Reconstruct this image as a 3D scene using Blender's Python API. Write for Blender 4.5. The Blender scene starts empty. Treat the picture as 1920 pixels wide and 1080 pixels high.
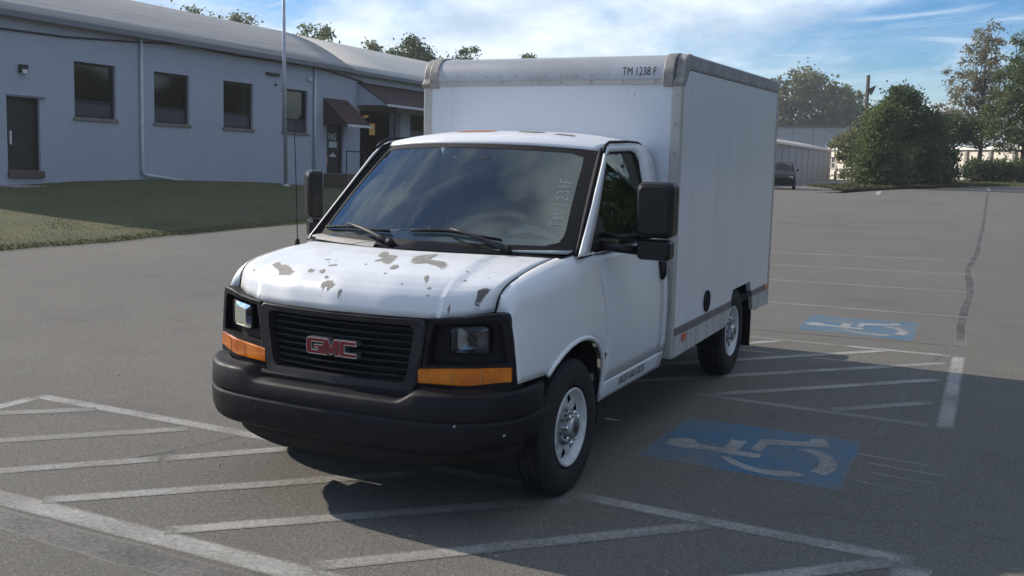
import bpy, bmesh, math, random
import numpy as np
from mathutils import Matrix, Vector, noise as mnoise

random.seed(7)
RNG = np.random.default_rng(11)
SC = bpy.context.scene
COL = SC.collection
I = np.interp
R = math.radians

# ------------------------------------------------------------------ camera
def cam_axes(yaw, pitch, roll):
    cy, sy, cp, sp = math.cos(yaw), math.sin(yaw), math.cos(pitch), math.sin(pitch)
    f = Vector((-sy*cp, cy*cp, sp)); r = Vector((cy, sy, 0)); u = r.cross(f)
    cr, sr = math.cos(roll), math.sin(roll)
    return cr*r + sr*u, -sr*r + cr*u, f
cr_, cu_, cf_ = cam_axes(0.4598, -0.1383, 0.0197)
cam = bpy.data.cameras.new('camera'); camo = bpy.data.objects.new('camera', cam); COL.objects.link(camo)
cam.sensor_width = 36.0; cam.lens = 1904.24/1920*36; cam.clip_start = 0.1; cam.clip_end = 6000
m = Matrix((cr_, cu_, -cf_)).transposed().to_4x4(); m.translation = Vector((3.1091, -5.0936, 1.9255))
camo.matrix_world = m
SC.camera = camo

# ------------------------------------------------------------------ sun and sky
SUN_EL = R(29.5)
sun_dir = Vector((-math.cos(SUN_EL), 0.035*math.cos(SUN_EL), math.sin(SUN_EL))).normalized()   # towards the sun
sl = bpy.data.lights.new('sun', 'SUN'); sl.energy = 4.8; sl.angle = R(0.6); sl.color = (1.0, 0.91, 0.78)
so = bpy.data.objects.new('sun', sl); COL.objects.link(so)
so.rotation_euler = sun_dir.to_track_quat('Z', 'Y').to_euler(); so.location = (-30, 0, 30)
W = bpy.data.worlds.new('World'); SC.world = W; W.use_nodes = True
nt = W.node_tree; nt.nodes.clear()
def nn(t, **k):
    n = nt.nodes.new(t)
    for a, b in k.items(): setattr(n, a, b)
    return n
out = nn('ShaderNodeOutputWorld'); bg = nn('ShaderNodeBackground'); bg.inputs[1].default_value = 0.064
sky = nn('ShaderNodeTexSky'); sky.sky_type = 'NISHITA'; sky.sun_disc = False
sky.sun_elevation = SUN_EL; sky.sun_rotation = math.atan2(sun_dir.x, sun_dir.y)
sky.air_density = 1.0; sky.dust_density = 0.15; sky.ozone_density = 3.0
tc = nn('ShaderNodeTexCoord'); sep = nn('ShaderNodeSeparateXYZ'); nt.links.new(tc.outputs['Generated'], sep.inputs[0])
def mth(op, a, b=None, c=None, clamp=False):
    n = nn('ShaderNodeMath', operation=op); n.use_clamp = clamp
    for i, v in enumerate((a, b, c)):
        if v is None: continue
        if isinstance(v, (int, float)): n.inputs[i].default_value = v
        else: nt.links.new(v, n.inputs[i])
    return n.outputs[0]
zc = mth('MAXIMUM', sep.outputs[2], 0.0); zd = mth('ADD', zc, 0.30)
cx_ = mth('DIVIDE', sep.outputs[0], zd); cy_ = mth('DIVIDE', sep.outputs[1], zd)
comb = nn('ShaderNodeCombineXYZ'); nt.links.new(cx_, comb.inputs[0]); nt.links.new(cy_, comb.inputs[1])
def cloud_noise(scale, sx, sy, rot, det, rough, off, dist=0.0):
    mp = nn('ShaderNodeMapping'); mp.inputs['Rotation'].default_value = (0, 0, rot)
    mp.inputs['Scale'].default_value = (sx, sy, 1); mp.inputs['Location'].default_value = off
    nt.links.new(comb.outputs[0], mp.inputs[0])
    n = nn('ShaderNodeTexNoise'); n.inputs['Scale'].default_value = scale; n.inputs['Detail'].default_value = det
    n.inputs['Roughness'].default_value = rough; n.inputs['Distortion'].default_value = dist
    nt.links.new(mp.outputs[0], n.inputs[0]); return n.outputs[0]
def ramp01(v, lo, hi):
    n = nn('ShaderNodeMapRange'); n.interpolation_type = 'SMOOTHSTEP'
    n.inputs['From Min'].default_value = lo; n.inputs['From Max'].default_value = hi
    nt.links.new(v, n.inputs[0]); return n.outputs[0]
puff = ramp01(cloud_noise(1.15, 1, 1, 0.3, 9, 0.58, (0.7, 9.9, 0), 0.4), 0.42, 0.62)
streak = ramp01(cloud_noise(1.7, 0.35, 1.7, -0.25, 7, 0.6, (1.0, 4.0, 2.0), 0.5), 0.42, 0.78)
cirrus = ramp01(cloud_noise(4.2, 0.45, 1.5, 0.9, 8, 0.58, (2.2, 7.3, 5.0), 0.8), 0.46, 0.66)
cover = mth('MAXIMUM', mth('MAXIMUM', mth('MULTIPLY', puff, 0.92), mth('MULTIPLY', streak, 0.38)), mth('MULTIPLY', cirrus, 0.58), clamp=True)
shade = ramp01(cloud_noise(2.4, 1, 1, 0.0, 5, 0.55, (8, 2, 0)), 0.30, 0.72)
ccol = nn('ShaderNodeMixRGB'); nt.links.new(shade, ccol.inputs[0])
ccol.inputs[1].default_value = (7.8, 9.6, 11.8, 1); ccol.inputs[2].default_value = (17.0, 18.2, 19.2, 1)
hsv = nn('ShaderNodeHueSaturation'); hsv.inputs['Saturation'].default_value = 1.40; hsv.inputs['Value'].default_value = 1.22; nt.links.new(sky.outputs[0], hsv.inputs['Color'])
tint = nn('ShaderNodeMixRGB', blend_type='MULTIPLY'); tint.inputs[0].default_value = 1.0; tint.inputs[2].default_value = (0.82, 1.06, 1.38, 1); nt.links.new(hsv.outputs[0], tint.inputs[1])
mixc = nn('ShaderNodeMixRGB'); nt.links.new(cover, mixc.inputs[0]); nt.links.new(tint.outputs[0], mixc.inputs[1]); nt.links.new(ccol.outputs[0], mixc.inputs[2])
nt.links.new(mixc.outputs[0], bg.inputs[0]); nt.links.new(bg.outputs[0], out.inputs[0])
vs = SC.view_settings; vs.view_transform = 'Standard'; vs.look = 'None'; vs.exposure = 0.25; vs.gamma = 1.0; vs.use_curve_mapping = False

# ------------------------------------------------------------------ materials
MATS = {}
def mat(name, col=(0.5, 0.5, 0.5), rough=0.6, metal=0.0, spec=0.4, coat=0.0, emit=None, emit_s=0.0, nz=None, bump=None):
    """nz=(scale, strength, detail): colour mottling; bump=(scale, strength)"""
    if name in MATS: return MATS[name]
    M = bpy.data.materials.new(name); M.use_nodes = True; t = M.node_tree
    b = t.nodes['Principled BSDF']; b.inputs['Base Color'].default_value = (*col, 1); b.inputs['Roughness'].default_value = rough
    b.inputs['Metallic'].default_value = metal; b.inputs['Specular IOR Level'].default_value = spec; b.inputs['Coat Weight'].default_value = coat
    b.inputs['Coat Roughness'].default_value = 0.06
    if emit: b.inputs['Emission Color'].default_value = (*emit, 1); b.inputs['Emission Strength'].default_value = emit_s
    if nz or bump:
        tcn = t.nodes.new('ShaderNodeTexCoord')
    if nz:
        n = t.nodes.new('ShaderNodeTexNoise'); n.inputs['Scale'].default_value = nz[0]; n.inputs['Detail'].default_value = nz[2] if len(nz) > 2 else 6
        n.inputs['Roughness'].default_value = 0.62
        t.links.new(tcn.outputs['Object'], n.inputs[0])
        r = t.nodes.new('ShaderNodeMapRange'); r.inputs['From Min'].default_value = 0.3; r.inputs['From Max'].default_value = 0.7
        r.inputs['To Min'].default_value = 1-nz[1]; r.inputs['To Max'].default_value = 1+nz[1]*0.6; t.links.new(n.outputs[0], r.inputs[0])
        mx = t.nodes.new('ShaderNodeVectorMath'); mx.operation = 'SCALE'; mx.inputs[0].default_value = col; t.links.new(r.outputs[0], mx.inputs['Scale'])
        t.links.new(mx.outputs[0], b.inputs['Base Color'])
    if bump:
        n2 = t.nodes.new('ShaderNodeTexNoise'); n2.inputs['Scale'].default_value = bump[0]; n2.inputs['Detail'].default_value = 5
        t.links.new(tcn.outputs['Object'], n2.inputs[0])
        bp = t.nodes.new('ShaderNodeBump'); bp.inputs['Strength'].default_value = bump[1]; bp.inputs['Distance'].default_value = 0.02
        t.links.new(n2.outputs[0], bp.inputs['Height']); t.links.new(bp.outputs[0], b.inputs['Normal'])
    MATS[name] = M; return M

class NT:
    """tiny node-graph helper for the richer materials"""
    def __init__(s, name):
        s.M = bpy.data.materials.new(name); s.M.use_nodes = True; s.t = s.M.node_tree
        s.b = s.t.nodes['Principled BSDF']; s.tc = s.t.nodes.new('ShaderNodeTexCoord'); MATS[name] = s.M
    def n(s, t, **k):
        x = s.t.nodes.new(t)
        for a, b in k.items(): setattr(x, a, b)
        return x
    def put(s, v, sock):
        if isinstance(v, (int, float)): sock.default_value = v
        elif isinstance(v, tuple): sock.default_value = v if len(v) == len(sock.default_value) else (*v, 1)
        else: s.t.links.new(v, sock)
    def noise(s, scale, det=6, rough=0.6, vec=None, dist=0.0):
        x = s.n('ShaderNodeTexNoise'); x.inputs['Scale'].default_value = scale; x.inputs['Detail'].default_value = det
        x.inputs['Roughness'].default_value = rough; x.inputs['Distortion'].default_value = dist
        s.t.links.new(vec or s.tc.outputs['Object'], x.inputs[0]); return x.outputs[0]
    def voro(s, scale, vec=None, out='Color'):
        x = s.n('ShaderNodeTexVoronoi'); x.inputs['Scale'].default_value = scale
        s.t.links.new(vec or s.tc.outputs['Object'], x.inputs[0]); return x.outputs[out]
    def mapping(s, scale=(1, 1, 1), rot=(0, 0, 0), loc=(0, 0, 0)):
        x = s.n('ShaderNodeMapping'); x.inputs['Scale'].default_value = scale; x.inputs['Rotation'].default_value = rot; x.inputs['Location'].default_value = loc
        s.t.links.new(s.tc.outputs['Object'], x.inputs[0]); return x.outputs[0]
    def rng(s, v, a, b, c=0.0, d=1.0):
        x = s.n('ShaderNodeMapRange'); x.inputs['From Min'].default_value = a; x.inputs['From Max'].default_value = b
        x.inputs['To Min'].default_value = c; x.inputs['To Max'].default_value = d; s.put(v, x.inputs[0]); return x.outputs[0]
    def mix(s, f, a, b, mode='MIX'):
        x = s.n('ShaderNodeMixRGB', blend_type=mode); s.put(f, x.inputs[0]); s.put(a, x.inputs[1]); s.put(b, x.inputs[2]); return x.outputs[0]
    def math(s, op, a, b=0.0):
        x = s.n('ShaderNodeMath', operation=op); s.put(a, x.inputs[0]); s.put(b, x.inputs[1]); return x.outputs[0]
    def bump(s, h, st=0.3, dist=0.01):
        x = s.n('ShaderNodeBump'); x.inputs['Strength'].default_value = st; x.inputs['Distance'].default_value = dist
        s.t.links.new(h, x.inputs['Height']); s.t.links.new(x.outputs[0], s.b.inputs['Normal'])
    def col(s, v): s.put(v, s.b.inputs['Base Color'])
    def rough(s, v): s.put(v, s.b.inputs['Roughness'])

def asphalt_colour(g):
    big = g.noise(0.22, 5, 0.6); mid = g.noise(2.3, 6, 0.65); fine = g.noise(95, 3, 0.7)
    base = g.mix(g.rng(big, 0.3, 0.7), (0.162, 0.150, 0.131), (0.220, 0.203, 0.175))
    base = g.mix(g.rng(mid, 0.35, 0.7, 0.0, 0.45), base, (0.150, 0.140, 0.124))
    grain = g.noise(38, 4, 0.75); base = g.mix(g.rng(grain, 0.38, 0.62, 0.0, 0.85), base, g.mix(0.55, base, (0.045, 0.043, 0.040))); hue = g.noise(7, 3, 0.5); base = g.mix(g.rng(hue, 0.35, 0.65, 0.0, 0.30), base, (0.150, 0.150, 0.128))
    base = g.mix(g.rng(fine, 0.42, 0.62, 0.0, 0.75), base, g.mix(0.5, base, (0.06, 0.056, 0.052)))
    v = g.n('ShaderNodeTexVoronoi'); v.inputs['Scale'].default_value = 120; g.t.links.new(g.tc.outputs['Object'], v.inputs[0])
    sepc = g.n('ShaderNodeSeparateXYZ'); g.t.links.new(v.outputs['Color'], sepc.inputs[0])
    light = g.math('GREATER_THAN', sepc.outputs[0], 0.90); dark = g.math('GREATER_THAN', sepc.outputs[1], 0.86)
    near = g.math('LESS_THAN', v.outputs['Distance'], 0.42)
    base = g.mix(g.math('MULTIPLY', g.math('MULTIPLY', light, near), 0.50), base, (0.40, 0.37, 0.33))
    base = g.mix(g.math('MULTIPLY', g.math('MULTIPLY', dark, near), 0.35), base, (0.065, 0.06, 0.058))
    stain = g.rng(g.noise(0.8, 5, 0.7, g.mapping(loc=(13, 4, 0))), 0.54, 0.72, 0.0, 0.55)
    base = g.mix(stain, base, (0.105, 0.098, 0.093))
    return base, fine
g = NT('asphalt'); bc, fine = asphalt_colour(g); g.col(bc); g.rough(0.92); g.b.inputs['Specular IOR Level'].default_value = 0.22; g.bump(fine, 0.8, 0.008)
def worn_paint(name, col, wear):
    g = NT(name); bc, fine = asphalt_colour(g)
    w = g.math('ADD', g.rng(g.noise(34, 5, 0.75), 0.3, 0.7), g.rng(g.noise(1.6, 4, 0.6), 0.3, 0.7, -0.45, 0.45))
    f = g.rng(w, wear-0.35, wear+0.45, 0.95, 0.10)
    ed = g.n('ShaderNodeAttribute'); ed.attribute_name = 'edge'
    e2 = g.rng(g.math('ADD', ed.outputs['Fac'], g.rng(g.noise(55, 4, 0.7), 0.3, 0.7, -0.55, 0.55)), 0.15, 0.75); f = g.math('MULTIPLY', f, e2)
    g.col(g.mix(f, bc, g.mix(g.rng(g.noise(5, 5), 0.3, 0.7, 0, 0.35), col, tuple(0.62*k for k in col)))); g.rough(0.8)
    g.bump(fine, 0.4, 0.005); return g.M
worn_paint('line_paint', (0.36, 0.35, 0.325), 0.40)
worn_paint('line_paint_faint', (0.29, 0.28, 0.26), 0.22)
worn_paint('line_paint_fresh', (0.40, 0.385, 0.355), 0.62)
worn_paint('blue_paint', (0.030, 0.118, 0.205), 0.55)
worn_paint('symbol_paint', (0.31, 0.315, 0.315), 0.42)
worn_paint('tar_seal', (0.030, 0.029, 0.028), 0.66)
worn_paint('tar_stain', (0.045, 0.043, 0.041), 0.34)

g = NT('grass'); n1 = g.noise(0.6, 6, 0.65); n2 = g.noise(26, 4, 0.7)
c1 = g.mix(g.rng(n1, 0.3, 0.7), (0.056, 0.064, 0.014), (0.105, 0.094, 0.026)); g.col(g.mix(g.rng(n2, 0.3, 0.7, 0, 0.55), c1, (0.040, 0.045, 0.010))); g.rough(0.9)
g.bump(n2, 0.8, 0.04)
g = NT('blade'); at = g.n('ShaderNodeAttribute'); at.attribute_name = 'tone'
g.col(g.mix(at.outputs['Fac'], (0.056, 0.066, 0.014), (0.115, 0.100, 0.028))); g.rough(0.75)

def leaf_mat(name, a, b, c):
    g = NT(name); at = g.n('ShaderNodeAttribute'); at.attribute_name = 'tone'
    k = g.mix(g.rng(at.outputs['Fac'], 0.0, 0.6), a, b); g.col(g.mix(g.rng(at.outputs['Fac'], 0.75, 1.0), k, c)); g.rough(0.55)
    g.b.inputs['Specular IOR Level'].default_value = 0.25
    tr = g.n('ShaderNodeBsdfTranslucent'); g.t.links.new(g.b.inputs['Base Color'].links[0].from_socket, tr.inputs[0])
    ms = g.n('ShaderNodeMixShader'); ms.inputs[0].default_value = 0.40
    o = g.t.nodes['Material Output']; g.t.links.new(g.b.outputs[0], ms.inputs[1]); g.t.links.new(tr.outputs[0], ms.inputs[2]); g.t.links.new(ms.outputs[0], o.inputs[0])
    return g.M
leaf_mat('leaf_dark', (0.042, 0.070, 0.026), (0.082, 0.118, 0.042), (0.130, 0.155, 0.060))
leaf_mat('leaf_mid', (0.075, 0.105, 0.034), (0.130, 0.165, 0.056), (0.185, 0.200, 0.080))
leaf_mat('leaf_olive', (0.105, 0.118, 0.042), (0.185, 0.190, 0.075), (0.245, 0.225, 0.105))
leaf_mat('leaf_pale', (0.170, 0.160, 0.100), (0.250, 0.230, 0.150), (0.320, 0.280, 0.190))
mat('bark', (0.075, 0.062, 0.050), 0.9, nz=(6, 0.4)); mat('bark_pale', (0.16, 0.14, 0.12), 0.9, nz=(6, 0.4))

# truck
g = NT('cab_paint'); d = g.rng(g.noise(3.2, 7, 0.7), 0.45, 0.8, 0, 0.30); sp = g.rng(g.noise(120, 2), 0.68, 0.74, 0, 0.35)
k = g.mix(d, (0.72, 0.725, 0.73), (0.56, 0.55, 0.53)); g.col(g.mix(sp, k, (0.42, 0.40, 0.37))); g.rough(g.rng(g.noise(9, 5), 0.3, 0.7, 0.26, 0.46)); g.b.inputs['Coat Weight'].default_value = 0.25; g.b.inputs['Coat Roughness'].default_value = 0.22
g = NT('hood_paint'); d = g.rng(g.noise(4.5, 8, 0.72), 0.46, 0.72, 0, 0.55); ed = g.rng(g.noise(26, 6, 0.7), 0.60, 0.68, 0, 0.45); sp = g.rng(g.noise(150, 2), 0.66, 0.72, 0, 0.5)
k = g.mix(d, (0.72, 0.725, 0.73), (0.60, 0.595, 0.58)); k = g.mix(g.math('MULTIPLY', ed, d), k, (0.44, 0.42, 0.39)); g.col(g.mix(sp, k, (0.36, 0.34, 0.31))); g.rough(g.rng(g.noise(6, 6), 0.3, 0.7, 0.24, 0.50)); g.b.inputs['Coat Weight'].default_value = 0.25; g.b.inputs['Coat Roughness'].default_value = 0.25
g = NT('box_paint'); d = g.rng(g.noise(1.6, 7, 0.7), 0.42, 0.8, 0, 0.3); sp = g.rng(g.noise(22, 3, 0.5), 0.70, 0.73, 0, 0.5)
stv = g.rng(g.noise(2.4, 6, 0.7, g.mapping(scale=(2.2, 2.2, 0.10))), 0.52, 0.78, 0, 0.4); k = g.mix(stv, g.mix(d, (0.64, 0.665, 0.71), (0.57, 0.585, 0.61)), (0.47, 0.465, 0.46)); g.col(g.mix(sp, k, (0.36, 0.34, 0.32))); g.rough(0.30); g.b.inputs['Coat Weight'].default_value = 0.35; g.b.inputs['Coat Roughness'].default_value = 0.12; g.bump(g.noise(2.6, 3), 0.30, 0.03)
g = NT('skirt_paint'); st = g.noise(3.0, 5, 0.7, g.mapping(scale=(1, 3.0, 0.12)))
g.col(g.mix(g.rng(st, 0.45, 0.7, 0, 0.75), (0.52, 0.51, 0.49), (0.24, 0.21, 0.18))); g.rough(0.55)
g = NT('rail_metal'); g.col(g.mix(g.rng(g.noise(7, 6, 0.7), 0.35, 0.75), (0.50, 0.48, 0.45), (0.39, 0.36, 0.325))); g.b.inputs['Metallic'].default_value = 0.2; g.rough(0.5)
g = NT('low_rail_metal'); g.col(g.mix(g.rng(g.noise(9, 6, 0.7), 0.35, 0.7), (0.20, 0.20, 0.205), (0.12, 0.105, 0.095))); g.b.inputs['Metallic'].default_value = 0.3; g.rough(0.5)
g = NT('nose_metal'); g.col(g.mix(g.rng(g.noise(3.5, 6, 0.7, g.mapping(scale=(0.4, 1, 1))), 0.35, 0.7), (0.50, 0.50, 0.50), (0.38, 0.37, 0.355))); g.b.inputs['Metallic'].default_value = 0.45; g.rough(0.42)
mat('top_rail', (0.30, 0.30, 0.305), 0.5, 0.3, nz=(4, 0.3)); mat('cap_metal', (0.31, 0.295, 0.27), 0.6, 0.2, nz=(9, 0.45))
g = NT('black_plastic'); g.col(g.mix(g.rng(g.noise(6, 7, 0.7), 0.35, 0.75), (0.008, 0.008, 0.011), (0.018, 0.017, 0.019))); g.rough(g.rng(g.noise(14, 4), 0.3, 0.7, 0.46, 0.62)); g.bump(g.noise(420, 2), 0.10, 0.002); g.b.inputs['Specular IOR Level'].default_value = 0.20
mat('grey_plastic', (0.026, 0.025, 0.028), 0.5, spec=0.3, nz=(8, 0.35)); mat('black_gap', (0.006, 0.006, 0.007), 0.8)
mat('mirror_plastic', (0.012, 0.011, 0.012), 0.4, spec=0.3, nz=(8, 0.3)); mat('rubber', (0.020, 0.020, 0.021), 0.75, nz=(14, 0.5), bump=(90, 0.25))
mat('underbody', (0.018, 0.017, 0.017), 0.9, nz=(5, 0.4)); mat('liner', (0.010, 0.010, 0.011), 0.95)
mat('rim_white', (0.64, 0.64, 0.63), 0.4, coat=0.15, nz=(14, 0.25)); mat('hub_metal', (0.42, 0.42, 0.42), 0.38, 0.8, nz=(30, 0.4)); mat('hub_dark', (0.06, 0.06, 0.065), 0.45, 0.3)
mat('primer', (0.27, 0.25, 0.22), 0.75, nz=(25, 0.25)); mat('paint_edge', (0.47, 0.46, 0.44), 0.7, nz=(40, 0.35)); mat('primer_dark', (0.13, 0.12, 0.11), 0.8); mat('cowl_grey', (0.30, 0.285, 0.26), 0.7, nz=(9, 0.25)); mat('rust', (0.42, 0.17, 0.06), 0.8, nz=(12, 0.3))
mat('chrome', (0.75, 0.76, 0.78), 0.12, 1.0); mat('lamp_bowl', (0.42, 0.44, 0.47), 0.28, 1.0, nz=(18, 0.5)); mat('emblem_red', (0.20, 0.008, 0.016), 0.35, coat=0.4); mat('emblem_edge', (0.72, 0.73, 0.75), 0.2, 0.9)
mat('reflector_red', (0.60, 0.07, 0.03), 0.3); mat('reflector_orange', (0.55, 0.20, 0.05), 0.4); mat('ink', (0.035, 0.036, 0.045), 0.6); mat('chalk', (0.50, 0.51, 0.52), 0.8)
mat('dash', (0.34, 0.38, 0.38), 0.7, nz=(6, 0.2)); mat('seat_cloth', (0.16, 0.165, 0.17), 0.9, nz=(20, 0.2)); mat('cab_trim', (0.26, 0.27, 0.27), 0.85); mat('steer', (0.02, 0.02, 0.022), 0.5)
g = NT('amber'); g.col(g.mix(g.rng(g.noise(6, 4, 0.6, g.mapping(scale=(1.2, 1, 1))), 0.35, 0.65), (0.50, 0.105, 0.004), (0.78, 0.215, 0.010))); g.rough(0.18); g.b.inputs['Coat Weight'].default_value = 0.6
wv = g.n('ShaderNodeTexWave'); wv.inputs['Scale'].default_value = 45; g.t.links.new(g.tc.outputs['Object'], wv.inputs[0]); g.bump(wv.outputs[0], 0.25, 0.004)

def glass(name, tint, refl_ior, rough=0.015, dust=0.0):
    M = bpy.data.materials.new(name); M.use_nodes = True; t = M.node_tree; t.nodes.remove(t.nodes['Principled BSDF'])
    o = t.nodes['Material Output']; a = t.nodes.new('ShaderNodeBsdfTransparent'); a.inputs[0].default_value = (*tint, 1)
    gl = t.nodes.new('ShaderNodeBsdfGlossy'); gl.inputs['Roughness'].default_value = rough; gl.inputs['Color'].default_value = (0.92, 1.0, 0.94, 1)
    fr = t.nodes.new('ShaderNodeFresnel'); fr.inputs['IOR'].default_value = refl_ior; ms = t.nodes.new('ShaderNodeMixShader')
    t.links.new(fr.outputs[0], ms.inputs[0]); t.links.new(a.outputs[0], ms.inputs[1]); t.links.new(gl.outputs[0], ms.inputs[2]); df = t.nodes.new('ShaderNodeBsdfDiffuse'); df.inputs[0].default_value = (0.42, 0.43, 0.42, 1); m2 = t.nodes.new('ShaderNodeMixShader'); m2.inputs[0].default_value = dust
    t.links.new(ms.outputs[0], m2.inputs[1]); t.links.new(df.outputs[0], m2.inputs[2]); t.links.new(m2.outputs[0] if dust else ms.outputs[0], o.inputs[0])
    MATS[name] = M
glass('windshield_glass', (0.84, 0.90, 0.88), 2.1, 0.04, 0.03); glass('side_glass', (0.40, 0.43, 0.42), 1.42); glass('lamp_glass', (0.82, 0.84, 0.87), 1.5)
glass('house_glass', (0.30, 0.30, 0.28), 1.5, 0.05)

# building
g = NT('painted_brick'); br = g.n('ShaderNodeTexBrick'); br.offset = 0.5
sx = g.n('ShaderNodeSeparateXYZ'); g.t.links.new(g.tc.outputs['Object'], sx.inputs[0]); cx3 = g.n('ShaderNodeCombineXYZ'); g.t.links.new(sx.outputs[1], cx3.inputs[0]); g.t.links.new(sx.outputs[2], cx3.inputs[1]); g.t.links.new(cx3.outputs[0], br.inputs['Vector'])
br.inputs['Scale'].default_value = 1.0; br.inputs['Mortar Size'].default_value = 0.010; br.inputs['Brick Width'].default_value = 0.215; br.inputs['Row Height'].default_value = 0.0765; br.inputs['Mortar Smooth'].default_value = 0.4
br.inputs['Color1'].default_value = (0.40, 0.425, 0.47, 1); br.inputs['Color2'].default_value = (0.375, 0.40, 0.445, 1); br.inputs['Mortar'].default_value = (0.33, 0.352, 0.395, 1)
g.col(g.mix(g.rng(g.noise(0.5, 6, 0.65), 0.3, 0.75, 0, 0.35), br.outputs['Color'], (0.30, 0.31, 0.34))); g.rough(0.8)
inv = g.math('SUBTRACT', 1.0, br.outputs['Fac']); g.bump(inv, 0.3, 0.008)
mat('wall_plain', (0.37, 0.40, 0.45), 0.85, nz=(0.8, 0.2)); mat('frame_dark', (0.018, 0.016, 0.015), 0.5); mat('door_brown', (0.022, 0.018, 0.017), 0.5, nz=(3, 0.3)); mat('sill_stone', (0.20, 0.17, 0.145), 0.85, nz=(8, 0.3))
mat('step_brick', (0.13, 0.085, 0.065), 0.9, nz=(12, 0.35)); mat('blind', (0.16, 0.14, 0.11), 0.9, nz=(4, 0.4)); mat('lower_pane', (0.045, 0.045, 0.055), 0.45)
g = NT('roof_grey'); g.col(g.mix(g.rng(g.noise(2.2, 6, 0.65, g.mapping(scale=(2.2, 0.10, 1))), 0.3, 0.72), (0.32, 0.315, 0.30), (0.20, 0.19, 0.18))); g.rough(0.75)
g = NT('roof_light'); g.col(g.mix(g.rng(g.noise(2.2, 6, 0.65, g.mapping(scale=(2.2, 0.10, 1))), 0.3, 0.72), (0.44, 0.43, 0.40), (0.33, 0.32, 0.30))); g.rough(0.7)
mat('pipe_white', (0.50, 0.51, 0.53), 0.6, nz=(3, 0.15)); mat('wire_dark', (0.03, 0.03, 0.04), 0.7); mat('fascia', (0.16, 0.165, 0.18), 0.7); mat('awning_red', (0.055, 0.024, 0.022), 0.8, nz=(7, 0.35)); mat('awning_dark', (0.040, 0.022, 0.020), 0.85, nz=(5, 0.35))
mat('trim_white', (0.55, 0.55, 0.54), 0.6); mat('concrete', (0.27, 0.26, 0.24), 0.9, nz=(3, 0.25)); mat('lamp_warm', (0.5, 0.35, 0.1), 0.5, emit=(1.0, 0.60, 0.18), emit_s=0.07); mat('pole_metal', (0.42, 0.43, 0.46), 0.4, 0.5, nz=(5, 0.2))
mat('inside_dark', (0.03, 0.025, 0.022), 0.9); mat('notice', (0.62, 0.62, 0.58), 0.7); mat('wood_brown', (0.14, 0.10, 0.07), 0.85, nz=(5, 0.3))
mat('far_wall', (0.33, 0.335, 0.35), 0.8, nz=(0.2, 0.15)); mat('far_siding', (0.19, 0.20, 0.22), 0.75); mat('far_trim', (0.055, 0.075, 0.055), 0.7); mat('far_white', (0.62, 0.57, 0.49), 0.8, nz=(0.6, 0.12)); mat('far_cornice', (0.78, 0.75, 0.68), 0.7); mat('far_pilaster', (0.24, 0.22, 0.20), 0.8)
mat('far_roof', (0.40, 0.36, 0.31), 0.7); mat('bollard', (0.30, 0.22, 0.08), 0.7); mat('utility_wood', (0.10, 0.085, 0.07), 0.9); mat('galvanised', (0.33, 0.33, 0.33), 0.5, 0.4)
mat('car_navy', (0.006, 0.006, 0.009), 0.5, spec=0.2); mat('car_glass', (0.012, 0.014, 0.016), 0.08, spec=0.8)

# ------------------------------------------------------------------ mesh helpers
def put(o, name, mt, parent, props):
    COL.objects.link(o)
    if mt: o.data.materials.append(MATS[mt] if isinstance(mt, str) else mt)
    if parent: o.parent = parent
    for k, v in props.items(): o[k] = v
    return o
def mk(name, verts, faces, mt=None, parent=None, smooth=False, bevel=0, solid=0, solid_off=-1, sub=0, auto=None, **props):
    me = bpy.data.meshes.new(name); me.from_pydata([tuple(map(float, v)) for v in verts], [], faces); me.update()
    if smooth or auto: me.polygons.foreach_set('use_smooth', [True]*len(me.polygons))
    o = bpy.data.objects.new(name, me); put(o, name, mt, parent, props)
    if solid: md = o.modifiers.new('s', 'SOLIDIFY'); md.thickness = solid; md.offset = solid_off
    if bevel: md = o.modifiers.new('b', 'BEVEL'); md.width = bevel; md.segments = 2; md.limit_method = 'ANGLE'; md.angle_limit = R(35)
    if sub: md = o.modifiers.new('u', 'SUBSURF'); md.levels = sub; md.render_levels = sub
    if auto or (bevel and smooth):
        md = o.modifiers.new('e', 'EDGE_SPLIT'); md.split_angle = R(auto or 35)
    return o
def empty(name, loc, rot=(0, 0, 0), **props):
    o = bpy.data.objects.new(name, None); COL.objects.link(o); o.location = loc; o.rotation_euler = rot; o.empty_display_size = 0.3
    for k, v in props.items(): o[k] = v
    return o
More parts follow.
